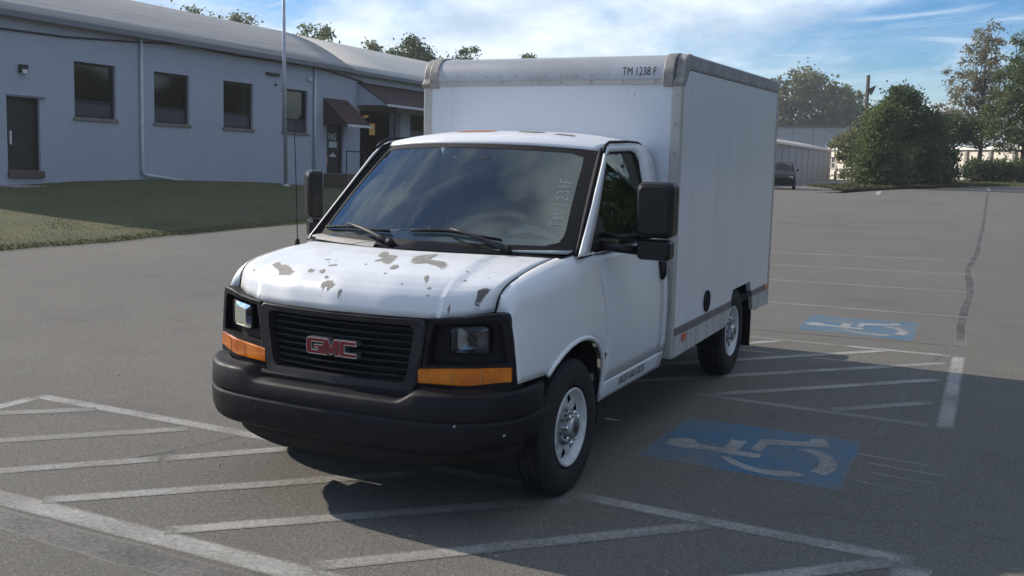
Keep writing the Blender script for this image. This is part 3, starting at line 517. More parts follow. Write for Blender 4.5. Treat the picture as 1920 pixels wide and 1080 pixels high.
# flagpole
fp = empty('flagpole', (-20, 23.48, lawn_z(-20, 23.48)), label='tall pale metal flagpole standing on the lawn before the brick building', category='flagpole')
MB().tube([(0, 0, -.2), (0, 0, 4), (0, 0, 11)], [.065, .06, .045], 12).mk('pole', 'pole_metal', fp, smooth=True); MB().lathe_x([(0, .0), (.16, .0), (.16, .05), (.10, .09), (0.06, .10)], 16).mk('base', 'pole_metal', fp, smooth=True).rotation_euler = (0, R(-90), 0)

# ================================================================== FAR BUILDINGS
b = empty('low_shed', (-19.2, 100, drop(-19.2, 100)), label='long low grey shed with pale sloped roof behind the truck box', category='building')
def lp(y): return drop(-19.2, y)
ya, yb = 62, 139.5
xa = lambda y: -0.35-0.018*(y-100)
m_ = MB().grid(lambda u, v: (xa(ya+(yb-ya)*u), ya+(yb-ya)*u-100, (lp(ya+(yb-ya)*u)-b.location.z-.3)*(1-v)+v*(2.72-0.016*(ya+(yb-ya)*u-105)-b.location.z+.1)), 40, 2); m_.mk('wall', 'far_siding', b, solid=.2)
for k in range(19):
    y = ya+2+k*4.05; MB().box(xa(y)+.005, xa(y)+.05, y-100-.05, y-100+.05, lp(y)-b.location.z, 2.70-0.016*(y-105)-b.location.z).mk('wall_rib', 'far_siding', b)
MB().grid(lambda u, v: (xa(ya+(yb-ya)*u)+.35-9*v, ya+(yb-ya)*u-100, 2.82-0.016*(ya+(yb-ya)*u-105)-b.location.z+2.3*v*(1-.35*v)), 10, 8).mk('roof', 'far_roof', b, smooth=True, solid=.2)
MB().add([(-14, ya-100, -3), (-14, yb-100, -3), (-14, yb-100, 3.6), (-14, ya-100, 3.6)], [(0, 1, 2, 3)]).add([(-.1, ya-99.9, -3), (-14, ya-99.9, -3), (-14, ya-99.9, 4), (-.1, ya-99.9, 4)], [(0, 1, 2, 3)]).mk('back_wall', 'far_siding', b)
mk('gable_wall', [(xa(yb), yb-100, -3), (xa(yb)-14, yb-100, -3), (xa(yb)-14, yb-100, 3.5), (xa(yb)-8, yb-100, 4.3), (xa(yb), yb-100, 2.2+1.1)], [(0, 1, 2, 3, 4)], 'far_siding', b)
MB().box(xa(yb)-.6, xa(yb)-.35, yb-101.5, yb-101.2, 2.9, 4.3).mk('vent_pipe', 'far_cornice', b)

b = empty('grey_warehouse', (-40, 188, -2.6), label='flat roofed grey warehouse with green roof trim and one window', category='building')
MB().box(-40, 14.6, 0, 40, -1, 9.05).mk('wall', 'far_wall', b); MB().box(-40.2, 14.85, -.25, 40, 9.06, 9.45).mk('roof_trim', 'far_trim', b)
w = MB().box(12.55, 14.0, -.12, -.01, 5.95, 7.45).mk('window', 'frame_dark', b); MB().box(12.68, 13.87, -.16, -.125, 6.1, 7.3).mk('pane', 'lower_pane', w)
for k in range(6): MB().box(-6+3.6*k, -5.9+3.6*k, -.06, -.01, -1, 9.0).mk('wall_seam', 'far_siding', b)

wl = Vector((-22.6, 151.0)); wr = Vector((6.2, 84.5)); wd = (wr-wl); L_ = wd.length; ang = math.atan2(wd.y, wd.x)
b = empty('white_workshop', (wl.x, wl.y, -2.0), (0, 0, ang), label='long cream white workshop lit by the sun behind the bushes', category='building')
zt = lambda s: 4.60+0.22*s/L_
mk('wall', [(-3, 0, -1), (L_, 0, -1), (L_, 0, 4.75), (-3, 0, 4.55), (-3, 8, -1), (L_, 8, -1), (L_, 8, 4.75), (-3, 8, 4.55)], [(0, 1, 2, 3), (1, 5, 6, 2), (5, 4, 7, 6), (4, 0, 3, 7), (3, 2, 6, 7)], 'far_white', b)
mk('cornice', [(-3, -.35, 4.35), (L_+.2, -.35, 4.53), (L_+.2, -.35, 4.81), (-3, -.35, 4.62), (-3, -.01, 4.35), (L_+.2, -.01, 4.53), (L_+.2, -.01, 4.81), (-3, -.01, 4.62)], [(0, 1, 2, 3), (3, 2, 6, 7), (0, 4, 5, 1), (1, 5, 6, 2), (4, 0, 3, 7)], 'far_cornice', b)
for s in (L_-1.5, L_-4.4, L_-9, L_-14, L_-19.6, L_-25): MB().box(s-.28, s+.28, -.22, -.005, -1, 4.35).mk('pilaster', 'far_pilaster', b)
MB().box(-3, L_, -.10, -.004, 2.55, 2.70).mk('band', 'far_pilaster', b)
w = MB().box(2.55, 4.85, -.10, -.01, 1.55, 3.55).mk('window', 'far_cornice', b)
for i in (0, 1):
    for j in (0, 1): MB().box(2.8+i*.98, 3.6+i*.98, -.13, -.105, 1.8+j*.85, 2.5+j*.85).mk('pane', 'frame_dark', w)
# gate in front of it
gz = drop(-19, 138)
b = empty('metal_gate', (-17.9, 138, gz), label='wire gate with steel posts closing the driveway by the shed', category='gate')
for x in (-2.6, -1.3, 1.6): MB().tube([(x, 0, -.1), (x, 0, 4.3 if x < -2 else 2.0)], .07, 6).mk('post', 'galvanised', b, smooth=True)
MB().tube([(-2.6, 0, 2.95), (1.6, 0, 2.95)], .045, 6).mk('top_rail', 'galvanised', b); MB().tube([(-2.6, 0, 1.45), (1.6, 0, 1.45)], .05, 6).mk('rail', 'galvanised', b); MB().tube([(-2.4, 0, .35), (1.4, 0, 1.4)], .05, 6).mk('brace', 'galvanised', b)
for i, x in enumerate((-20.3, -19.0, -17.3)):
    o = MB().tube([(0, 0, -.1), (0, 0, 1.12)], .13, 10).tube([(0, 0, 1.12), (0, 0, 1.18)], [.13, .06], 10).mk('bollard', 'bollard', smooth=True, category='bollard', group='bollards before the wire gate', label=['ochre bollard nearest the shed wall before the wire gate', 'ochre bollard in the middle before the wire gate', 'ochre bollard nearest the bushes before the wire gate'][i])
    o.location = (x, 135.5, drop(x, 135.5))

# utility pole with its wires
up = empty('utility_pole', (-8.24, 80.3, drop(-8.24, 80.3)), label='wooden utility pole with a lamp rising out of the dark bushes', category='utility pole')
MB().tube([(0, 0, -.2), (0, 0, 8.75)], [.17, .14], 10).mk('pole', 'utility_wood', up, smooth=True); MB().box(-.05, .45, -.06, .06, 7.55, 7.67).mk('lamp_arm', 'utility_wood', up); MB().add([(.10, -.16, 7.7), (.62, -.16, 7.95), (.62, .16, 7.95), (.10, .16, 7.7), (.22, -.1, 7.2), (.36, -.1, 7.3), (.36, .1, 7.3), (.22, .1, 7.2)], [(0, 1, 2, 3), (4, 7, 6, 5), (0, 4, 5, 1), (1, 5, 6, 2), (2, 6, 7, 3), (3, 7, 4, 0)]).mk('lamp', 'utility_wood', up)
MB().tube([(.1, 0, 6.9), (3, 3, 6.25), (8, 8, 5.9), (20, 20, 6.8)], .02, 4).tube([(.1, 0, 6.4), (3, 3, 5.8), (8, 8, 5.4), (20, 20, 6.3)], .02, 4).mk('wire', 'wire_dark', up)

# ================================================================== TREES
def leaves(name, pts, size, mt, parent, tone=None, squash=1.0):
    n = len(pts); P = np.asarray(pts, float)
    a = RNG.normal(0, 1, (n, 3)); a /= np.linalg.norm(a, axis=1)[:, None]; h = RNG.normal(0, 1, (n, 3)); b = np.cross(a, h); b /= np.linalg.norm(b, axis=1)[:, None]
    s = size*RNG.uniform(.55, 1.35, n)[:, None]; a = a*s; b = b*s*0.62
    V = np.stack([P-a*.5, P+b*.5-a*.08, P+a*.5, P-b*.5-a*.08], 1)
    me = bpy.data.meshes.new(name); me.vertices.add(n*4); me.vertices.foreach_set('co', V.reshape(-1)); me.loops.add(n*4); me.loops.foreach_set('vertex_index', np.arange(n*4)); me.polygons.add(n); me.polygons.foreach_set('loop_start', np.arange(0, n*4, 4)); me.update(calc_edges=True)
    t = RNG.uniform(0, 1, n) if tone is None else np.clip(np.asarray(tone)+RNG.normal(0, .18, n), 0, 1)
    at = me.attributes.new('tone', 'FLOAT', 'FACE'); at.data.foreach_set('value', t.astype(np.float32))
    o = bpy.data.objects.new(name, me); put(o, name, mt, parent, {}); return o
def crown_pts(lobes, n, clumps, sig, fill=0.35):
    """lobes: (cx,cy,cz,rx,ry,rz); clumps of leaves spread through the lobes, denser near the skin"""
    vol = np.array([l[3]*l[4]*l[5] for l in lobes])**0.75; vol /= vol.sum(); C = []
    for l, k in zip(lobes, np.maximum(4, (vol*clumps)).astype(int)):
        d = RNG.normal(0, 1, (k, 3)); d /= np.linalg.norm(d, axis=1)[:, None]; r = np.where(RNG.uniform(0, 1, k) < fill, RNG.uniform(.2, .85, k), RNG.uniform(.80, 1.06, k))
        C.append(np.array(l[:3])+d*r[:, None]*np.array(l[3:]))
    C = np.concatenate(C); idx = RNG.integers(0, len(C), n); cs = sig*RNG.uniform(.6, 1.5, len(C)); ct = RNG.uniform(.1, .9, len(C))
    return C[idx]+RNG.normal(0, 1, (n, 3))*cs[idx][:, None]*np.array([1, 1, .75]), ct[idx], C
def branch_tree(root, h, lobes, C, r0, mt, nb=26, lean=(0, 0), trunk_top=0.75):
    t = MB(); zt_ = h*trunk_top; tp = [(lean[0]*k+0.08*h/10*math.sin(k*5), lean[1]*k, zt_*k) for k in np.linspace(0, 1, 7)]
    t.tube([(p[0], p[1], p[2]-.15*(i == 0)) for i, p in enumerate(tp)], [r0*(1.25-k*.95) for k in np.linspace(0, 1, 7)], 8); t.mk('trunk', mt, root, smooth=True)
    bm_ = MB(); sel = C[RNG.integers(0, len(C), nb)]
    for c in sel:
        k = min(.95, max(.25, (c[2]/zt_)*RNG.uniform(.45, .75))); s = np.array([I(k, np.linspace(0, 1, 7), [p[i] for p in tp]) for i in range(3)])
        mid = (s+c)/2+np.array([0, 0, -.06*np.linalg.norm(c-s)])+RNG.normal(0, .05, 3)*np.linalg.norm(c-s)
        bm_.tube([s, mid, c], [r0*.42*(1-k*.5), r0*.22, r0*.06], 5)
    bm_.mk('limbs', mt, root, smooth=True)
def tree(name, label, loc, h, lobes, n, leaf, mt, bark='bark', r0=.25, clumps=90, sig=.5, cat='tree', group=None, fill=.35, nb=26, trunk=True, tone_z=False, trunk_top=.75):
    root = empty(name, loc, label=label, category=cat)
    if group: root['group'] = group
    P, T, C = crown_pts(lobes, n, clumps, sig, fill); keep = P[:, 2] > 0.05; P, T = P[keep], T[keep]
    if trunk: branch_tree(root, h, lobes, C, r0, bark, nb, trunk_top=trunk_top)
    leaves('crown', P, leaf, mt, root, T); return root
GB = 'trees behind the brick building'
def backtree(label, px, top, w, mt='leaf_mid', n=3600, n2=3, sparse=False):
    x, y = px; lob = [(0, 0, top-w*.55, w*.5, w*.5, w*.55)]+[(RNG.normal(0, w*.35), RNG.normal(0, w*.3), top-w*(.65+.25*RNG.uniform()), w*.36, w*.36, w*.36) for _ in range(n2)]+[(0, 0, top-w*1.2, w*.7, w*.7, w*.6)]
    tree('maple_tree', label, (x, y, -1), top+1, [(a, b, c+1, d, e, f) for a, b, c, d, e, f in lob], n*4, .30, mt, r0=.28, clumps=int(22*w) if not sparse else 40, sig=.085*w if not sparse else .22, group=GB, nb=16, fill=.45)
backtree('tree top rising highest over the left end of the grey roof', (-66.5, 66), 14.6, 7.0, 'leaf_olive', 5200, 5)
backtree('small tree tip just right of the highest tree over the roof', (-63.5, 67.5), 12.9, 2.6, 'leaf_mid', 1100, 2)
backtree('broad low tree top over the roof left of the flagpole', (-60.4, 67.5), 12.9, 4.0, 'leaf_olive', 2600, 4)
backtree('tree top over the roof just right of the flagpole', (-57.6, 74), 13.1, 4.6, 'leaf_mid', 3200, 4)
backtree('tiny reddish tree tip between larger tree tops over the roof', (-52.2, 76.5), 11.6, 1.6, 'leaf_olive', 420, 1, True)
backtree('dark full tree top with bare twigs behind the roof end', (-48.8, 78.5), 12.0, 4.4, 'leaf_dark', 3800, 4)
backtree('ragged tree top just left of the truck box above its nose', (-46.9, 85), 11.5, 4.0, 'leaf_dark', 2400, 5)
backtree('little tree tip peeping over the truck box nose', (-41.5, 87.5), 11.1, 1.6, 'leaf_mid', 380, 1, True)
# right-hand side
tree('broad_tree', 'large olive green tree behind the grey warehouse beside the truck box', (-38, 200, -3), 21, [(0, 0, 15, 6.5, 5, 5.0), (-4, 0, 12, 5, 5, 5), (5, 0, 12.5, 5, 5, 5), (1, 0, 18, 4.2, 4, 2.8), (-2, 0, 8, 7, 5, 4), (9, -1, 13, 3.6, 4, 4)], 9000, .85, 'leaf_olive', r0=.5, clumps=120, sig=.9)
tree('round_tree', 'round green tree nearest the utility pole behind the grey warehouse', (-27.5, 203, -3), 18, [(0, 0, 12.5, 4.6, 4.6, 4.4), (-1.5, 0, 9, 4.5, 4, 4), (3.2, 0, 10, 3.4, 4, 4.4), (0, 0, 6.5, 5, 4, 4)], 7000, .8, 'leaf_mid', r0=.4, clumps=90, sig=.85)
tree('yellowish_shrub', 'yellowish green small tree leaning out behind the dark bushes', (-9.4, 86, drop(-9.4, 86)), 5.4, [(0, 0, 4.0, 1.5, 1.5, 1.5), (-.8, 0, 3.2, 1.3, 1.3, 1.3), (.8, 0, 4.3, 1.3, 1.3, 1.2), (0, 0, 2, 1.6, 1.6, 2)], 4200, .30, 'leaf_olive', r0=.12, clumps=70, sig=.30, nb=10)
tree('overgrown_bush', 'big dark green overgrown bush in the middle of the grass island', (-3.75, 62.0, .05), 6.1,
     [(0, 0, 4.3, 1.25, 1.3, 1.45), (.1, 0, 5.2, .75, .8, .75), (-1.0, 0, 3.2, 1.35, 1.4, 1.6), (1.0, .4, 3.2, 1.4, 1.4, 1.6), (0, -.3, 1.4, 2.3, 1.8, 1.7), (1.3, .6, 1.4, 1.4, 1.5, 1.6), (0, -.4, .6, 2.2, 1.6, .8), (-.4, 0, 4.0, 1.1, 1.2, 1.2)], 38000, .19, 'leaf_dark', r0=.16, clumps=320, sig=.26, cat='bush', fill=.25, nb=14)
tree('leafy_bush', 'lighter green bush at the left end of the grass island by the driveway', (-4.35, 57.6, .03), 4.9,
     [(0, 0, 3.4, .95, 1.0, 1.3), (-.3, -.3, 1.7, 1.0, 1.1, 1.6), (.5, -.2, 1.3, 1.2, 1.2, 1.3), (-.5, -.6, .7, .75, .9, .75), (.3, .2, 4.0, .8, .8, .8), (.4, 0, .7, 1.2, 1.0, .8)], 20000, .18, 'leaf_mid', r0=.12, clumps=210, sig=.24, cat='bush', fill=.25, nb=10)
tree('low_bush', 'low dark bush on the right shoulder of the big bush', (-2.0, 65.6, .05), 4.3, [(0, 0, 2.8, 1.0, 1.1, 1.1), (.3, 0, 1.6, 1.1, 1.2, 1.5), (-.6, 0, 1.6, 1.4, 1.3, 1.6), (-.3, 0, 3.5, .7, .8, .6), (.1, -.2, .7, 1.4, 1.2, .8)], 16000, .20, 'leaf_dark', r0=.12, clumps=150, sig=.25, cat='bush', fill=.25, nb=10)
tree('sparse_tree', 'tall sparse tree with thin pale leaves standing behind the bushes', (.1, 81.5, -.1), 12.1,
     [(0, 0, 9.3, 1.9, 1.7, 2.2), (.2, 0, 10.9, 1.1, 1.1, 1.05), (-1.1, 0, 7.4, 1.9, 1.7, 1.9), (1.1, 0, 7.0, 1.7, 1.6, 2.0), (-2.0, 0, 5.2, 1.9, 1.7, 1.6), (.5, 0, 4.8, 2.3, 1.9, 1.6), (-2.8, 0, 3.7, 1.2, 1.3, 1.0)], 11500, .20, 'leaf_pale', 'bark_pale', r0=.15, clumps=330, sig=.20, fill=.5, nb=70, trunk_top=.85)
tree('dense_tree', 'dense green drooping tree at the right edge of the picture', (3.1, 77.5, .1), 11.3,
     [(0, 0, 9.2, 1.2, 1.3, 1.8), (-.9, 0, 7.0, 1.3, 1.4, 1.8), (1.0, 0, 7.3, 1.5, 1.5, 2.0), (-1.5, 0, 4.9, 1.3, 1.5, 1.6), (.3, -.3, 5.0, 1.8, 1.7, 1.8), (2.0, 0, 5, 1.6, 1.6, 2), (-.6, -.4, 3.3, 1.9, 1.5, 1.2), (1.5, 0, 3.2, 1.8, 1.6, 1.2)], 22000, .20, 'leaf_mid', r0=.2, clumps=300, sig=.27, fill=.35, nb=30)
tree('understorey_tree', 'dark tree under the sparse one left of the cream building', (-1.6, 79, 0), 5.2, [(0, 0, 3.9, 1.4, 1.3, 1.0), (1.1, 0, 3.7, 1.2, 1.2, .8), (-.8, 0, 3.9, 1.0, 1.1, 1.0)], 5600, .20, 'leaf_dark', r0=.12, clumps=110, sig=.24, nb=16)
tree('clipped_hedge', 'clipped green hedge along the far right edge of the lot', (2.6, 74.2, .03), 2.0, [(-.9, 0, .85, .95, .9, .8), (.1, 0, .85, 1.1, .9, .85), (1.3, 0, .82, 1.1, .9, .85), (2.6, .2, .85, 1.1, .9, .85), (3.9, .3, .85, 1.2, .9, .85)], 15000, .15, 'leaf_mid', r0=.05, clumps=300, sig=.17, cat='hedge', fill=.2, nb=8)
tree('scrub', 'dark scrub between the big bush and the clipped hedge', (.9, 72.8, .03), 1.5, [(-.6, 0, .8, .9, .8, .8), (.3, 0, .7, .8, .8, .8), (.9, .3, .9, .6, .7, .75)], 6000, .16, 'leaf_dark', r0=.05, clumps=110, sig=.18, cat='scrub', fill=.25, nb=8)
tree('poplar_tree', 'tall tree standing right of the lot and mirrored in the driver window', (13.5, 60, 0), 14, [(0, 0, 9, 3, 3, 4), (1, 0, 5, 3.4, 3, 3.2), (-2, 0, 6, 2.6, 2.6, 3), (2, 0, 3, 4, 3, 2.5)], 26000, .34, 'leaf_dark', r0=.25, clumps=120, sig=.45)
tree('thicket_tree', 'wide dark tree right of the lot and mirrored in the driver window', (21, 50, 0), 11, [(0, 0, 6, 4.5, 4, 4), (4, 0, 4.5, 4, 4, 3.6), (-4, 0, 4, 3.4, 3, 3), (0, 0, 2, 6, 3, 2)], 26000, .36, 'leaf_dark', r0=.25, clumps=120, sig=.5)

src = tree('shading_tree', 'unseen leafy tree added right of the lot to darken the truck side', (19, -6, 0), 10.5, [(0, 0, 6, 3.6, 3.6, 4), (1, 2, 4, 3.4, 3, 3), (-.5, -2.5, 4.5, 3, 3, 3.4), (0, 0, 2, 4, 4.5, 2)], 16000, .34, 'leaf_dark', r0=.25, clumps=120, sig=.45, group='unseen trees added to darken the truck side')  # unseen tree row, added to cut the sky light on the truck side
for k in range(1, 6):
    c = src.copy(); COL.objects.link(c); c.location = (19+1.5*math.sin(k*2.1), -6+8.5*k, 0); c.rotation_euler = (0, 0, k*1.3); c.scale = (1, 1, 1+.12*math.sin(k*1.7))
    for ch in src.children: d = ch.copy(); COL.objects.link(d); d.parent = c

# ================================================================== BOX TRUCK
T = empty('box_truck', (0, 0, 0), label='white box truck with peeling hood paint and black bumper parked across the bays', category='truck')
PZ = [.40, .48, .62, .85, 1.0, 1.12, 1.22, 1.31, 1.60, 1.85, 1.96]; PX = [.945, .965, .982, .990, .987, .975, .955, .938, .885, .838, .800]
def sideX(y, z):
    x = float(I(z, PZ, PX)); t = max(0, (-.2-y)/.42); return x-(.03+.10*max(0, z-.75))*t*t
def ydoor(z): return float(I(z, [.43, .6, .8, 1.1, 1.31], [.425, .45, .465, .42, .36]))
SY = [-.65, -.62, -.56, -.4, -.2, .04, .2, .40]; SZ = [1.109, 1.19, 1.235, 1.27, 1.297, 1.314, 1.330, 1.335]; SX = [.816, .823, .83, .83, .825, .815, .895, .925]
AY = [-.37, -.30, -.193, -.09, .013, .10, .185, .26, .315, .37, .408, .425]; AZ = [.749, .79, .834, .861, .873, .872, .860, .835, .805, .755, .699, .60]
def hood(a, b, lift=0.0):
    gg = I(b, [0, .02, .043, .08, .13, .22, .36, .65, 1], [0, .24, .40, .52, .61, .70, .785, .92, 1]); xs_ = I(b, [0, .04, .13, .36, .65, 1], [.816, .823, .83, .83, .825, .815])
    q = abs(a)*.816; y0 = I(q, [0, .3, .52, .70, .816], [-.895, -.87, -.81, -.735, -.65]); z0 = I(q, [0, .3, .52, .70, .816], [1.075, 1.074, 1.070, 1.085, 1.109])
    y1 = I(q, [0, .3, .6, .815], [-.19, -.15, -.05, .04]); z1 = I(q, [0, .3, .6, .815], [1.327, 1.326, 1.322, 1.314])
    cr = float(I(b, [0, .15, .86, 1], [.77, .735, .68, .68])); bul = 0.016*(1-smooth01(cr-.05, cr+.035, abs(a)))*smooth01(.06, .22, b)*(1-smooth01(.88, .97, b))
    rnd = -0.012*smooth01(.93, 1.0, abs(a))*smooth01(.05, .2, b)*0
    return (a*xs_, y0+(y1-y0)*b, z0+(z1-z0)*gg+bul+rnd+lift)
bs = np.concatenate([np.linspace(0, .13, 12), np.linspace(.16, 1, 32)]); As = np.sort(np.concatenate([np.linspace(-1, 1, 41), [-.76, -.72, -.68, .68, .72, .76, -.70, .70, .66, -.66]]))
def sgrid(name, us_, vs_, fn, mt, parent, **k):
    v = [fn(u, w) for w in vs_ for u in us_]; n = len(us_); f = [(j*n+i, j*n+i+1, (j+1)*n+i+1, (j+1)*n+i) for j in range(len(vs_)-1) for i in range(n-1)]
    return mk(name, v, f, mt, parent, smooth=True, **k)
HOOD = sgrid('hood', As, bs, hood, 'hood_paint', T, solid=.012)
CHIPS = [[(-.689, .183), (-.648, .225), (-.61, .19), (-.532, .195), (-.47, .165), (-.415, .139), (-.431, .112), (-.512, .095), (-.55, .10), (-.567, .126), (-.60, .14)],
         [(.042, .471), (.06, .54), (.044, .583), (.0, .60), (-.026, .665), (-.05, .75), (-.02, .765), (.02, .71), (.055, .652), (.117, .652), (.14, .57), (.156, .519), (.165, .428), (.12, .45), (.086, .484)],
         [(.266, .56), (.243, .679), (.265, .73), (.30, .775), (.34, .79), (.335, .72), (.319, .627), (.36, .60), (.42, .585), (.474, .565), (.52, .50), (.547, .41), (.50, .43), (.463, .463), (.42, .49), (.388, .515), (.35, .48), (.31, .49)],
         [(-.118, .054), (-.125, .07), (-.10, .095), (-.06, .098), (-.028, .075), (-.034, .054), (-.068, .038), (-.06, .058), (-.085, .062), (-.095, .045)],
         [(.889, .030), (.885, .06), (.878, .085), (.895, .098), (.930, .098), (.938, .06), (.925, .038), (.908, .012), (.895, .012)],
         [(.518, .208), (.530, .228), (.545, .20), (.555, .164), (.557, .132), (.535, .16)], [(.225, .343), (.219, .398), (.245, .41), (.275, .365), (.265, .303), (.24, .31)],
         [(-.211, .163), (-.22, .185), (-.19, .20), (-.165, .172), (-.18, .15)], [(-.205, .262), (-.215, .285), (-.17, .315), (-.15, .29), (-.18, .27)], [(-.313, .161), (-.301, .189), (-.263, .182), (-.263, .162), (-.276, .142)],
         [(-.86, .09), (-.84, .105), (-.82, .095), (-.835, .08)], [(.18, .92), (.24, .965), (.34, .972), (.46, .95), (.54, .925), (.44, .915), (.30, .905)], [(-.32, .40), (-.30, .415), (-.28, .40), (-.30, .385)],
         [(.60, .05), (.605, .058), (.622, .05), (.612, .04)], [(.585, .09), (.595, .11), (.606, .10), (.60, .085)], [(.70, .975), (.76, .985), (.80, .965), (.74, .955)], [(-.14, .12), (-.12, .135), (-.10, .12), (-.12, .105)], [(.30, .63), (.292, .66), (.308, .66), (.315, .64)]]
for k in range(12): 
    a0, b0 = RNG.uniform(-.35, .95), RNG.uniform(.02, .5)**1.3; s = RNG.uniform(.004, .012); CHIPS.append([(a0+s*RNG.uniform(.5, 1.6)*math.cos(t), b0+s*1.2*RNG.uniform(.5, 1.4)*math.sin(t)) for t in np.linspace(0, 5.2, 6)])
for i, q in enumerate(CHIPS):
    n = max(len(q)*3, 12); P = resample(q, n); ca = sum(p[0] for p in P)/n; cb = sum(p[1] for p in P)/n
    P = [(p[0]+RNG.normal(0, .0022), p[1]+RNG.normal(0, .0025)) for p in P]
    v = [hood(ca+(p[0]-ca)*k_, cb+(p[1]-cb)*k_, lift=.0014) for k_ in (1, .75, .5, .25) for p in P]+[hood(ca, cb, lift=.0014)]
    f = [(r_*n+j, r_*n+(j+1) % n, (r_+1)*n+(j+1) % n, (r_+1)*n+j) for r_ in range(3) for j in range(n)]+[(3*n+j, 3*n+(j+1) % n, 4*n) for j in range(n)]
    if i < 13:
        v2 = [hood(ca+(p[0]-ca)*k_*1.10+(RNG.normal(0, .004) if k_ == 1 else 0), max(.004, cb+(p[1]-cb)*k_*1.13+(RNG.normal(0, .006) if k_ == 1 else 0)), lift=.0007) for k_ in (1, .75, .5, .25) for p in P]+[hood(ca, cb, lift=.0007)]
        mk('faded_edge', v2, f, 'paint_edge', HOOD)
    o = mk('paint_chip', v, f, 'primer_dark' if i == 4 else 'primer', HOOD)
for s, nm in ((1, 'driver'), (-1, 'passenger')):
    # fender
    cols = [-.65, -.62, -.58, -.53, -.48, -.42]+AY+[.4251]; rows = 19; v = []
    for yn in cols:
        zb = .755 if yn <= -.37 else (.43 if yn > .425 else float(I(yn, AY, AZ))); w = smooth01(.05, .425, yn)
        xs_, zs_ = float(I(yn, SY, SX)), float(I(yn, SY, SZ)); z1 = zs_-(.10+.07*smooth01(-.6, -.3, yn))
        for r in range(rows):
            if r < 11: z = zb+(z1-zb)*r/10; x = sideX(yn, z)
            else:
                t = (r-10)/8; p0 = (sideX(yn, z1), z1); p1 = (sideX(yn, z1)-.012, zs_-.01); x = (1-t)**2*p0[0]+2*t*(1-t)*p1[0]+t*t*(xs_+.004); z = (1-t)**2*p0[1]+2*t*(1-t)*p1[1]+t*t*zs_
            v.append((s*x, yn+w*(ydoor(z)-.425), z))
    f = [(i*rows+j, (i+1)*rows+j, (i+1)*rows+j+1, i*rows+j+1) if s > 0 else (i*rows+j, i*rows+j+1, (i+1)*rows+j+1, (i+1)*rows+j) for i in range(len(cols)-1) for j in range(rows-1)]
    fd = mk('fender', v, f, 'cab_paint', T, smooth=True, solid=.010)
    lp_ = [(s*(sideX(y, z)+.006), y, z) for y, z in zip(AY, AZ)]+[(s*(sideX(.43, z)+.004), .43, z) for z in (.55, .50, .45)]
    MB().tube(lp_, .014, 8).mk('arch_lip', 'cab_paint', fd, smooth=True)
    # dark wheel housing
    hs = MB(); ring = [(y, z) for y, z in zip(AY, AZ)]; ring = [(-.42, .30), (-.42, .72)]+ring+[(.43, .45), (.43, .30)]
    hs.strip([(s*.955, y, z) for y, z in ring], [(s*.55, y, z+.02) for y, z in ring], False); hs.add([(s*.55, y, z) for y, z in ring], [tuple(range(len(ring)))]); hs.mk('wheel_housing', 'liner', fd)
    # door skin below the belt, rocker, rear cab corner
    zr = np.concatenate([np.linspace(.548, 1.0, 8), np.linspace(1.04, 1.31, 8)])
    def dn(u, z): y0 = ydoor(z)+.007; return (s*sideX(0, z), y0+(1.525-y0)*u, z)
    door = sgrid('door', np.linspace(0, 1, 12), zr, dn, 'cab_paint', T, solid=.010)
    if s < 0: fixn(door)
    ro = sgrid('rocker_panel', np.linspace(0, 1, 10), np.linspace(.425, .542, 6), lambda u, z: (s*(sideX(0, z)+.003), .436+(1.60-.436)*u, z), 'cab_paint', T, solid=.010)
    rc = sgrid('cab_corner', np.linspace(0, 1, 4), np.concatenate([np.linspace(.548, 1.31, 14)]), lambda u, z: (s*sideX(0, z), 1.532+.098*u, z), 'cab_paint', T, solid=.010)
    # gaps behind the shut lines
    MB().tube([(s*(sideX(0, z)-.006), ydoor(z)+.002, z) for z in np.linspace(.44, 1.31, 14)], .006, 5).tube([(s*(sideX(0, z)-.006), 1.529, z) for z in np.linspace(.55, 1.31, 10)], .005, 5).tube([(s*(sideX(0, .545)-.005), y, .545) for y in (.44, 1.6)], .005, 5).mk('shut_line', 'black_gap', door)
    # upper door and pillars around the window
    WL = [(.262, 1.324), (.478, 1.547), (.735, 1.856), (.775, 1.888), (.84, 1.904), (1.226, 1.912), (1.30, 1.895), (1.333, 1.85), (1.345, 1.70), (1.37, 1.324)]
    OL = [(.115, 1.322), (.42, 1.60), (.70, 1.862), (.775, 1.918), (.86, 1.945), (1.40, 1.955), (1.52, 1.935), (1.60, 1.86), (1.63, 1.70), (1.63, 1.312)]
    seg = [10, 12, 4, 4, 10, 5, 4, 6, 10, 18]
    def chain(loop):
        o_ = []
        for i in range(len(loop)):
            a, b_ = loop[i], loop[(i+1) % len(loop)]
            for k in range(seg[i]): o_.append((a[0]+(b_[0]-a[0])*k/seg[i], a[1]+(b_[1]-a[1])*k/seg[i]))
        return o_
    CO, CW = chain(OL), chain(WL); to3 = lambda q, d=0: [(s*(sideX(0, z)+d), y, z) for y, z in q]
    uf = MB().strip(to3(CO), to3(CW)).mk('door_frame', 'cab_paint', door, smooth=True, solid=.012)
    MB().strip(to3(CO, -.020), to3(CW, -.017)).mk('pillar_lining', 'steer', door, smooth=True)
    CW1 = [(y+(.9-y)*.006, z+(1.6-z)*.006) for y, z in CW]; MB().strip(to3(CW1, .001), to3(CW1, -.032)).mk('window_channel', 'black_gap', door, smooth=True)
    # black rubber round the glass and the glass itself
    cyw, czw = .9, 1.6; CW2 = [(y+(cyw-y)*.045, z+(czw-z)*.05) for y, z in CW]
    MB().strip(to3(CW, -.003), to3(CW2, -.009)).mk('window_seal', 'black_plastic', door, smooth=True)
    GY = np.linspace(0, 1, 8); nW = len(CW2)
    sgw = mk('side_window', to3(CW2, -.008), [tuple(range(nW))], 'side_glass', door)
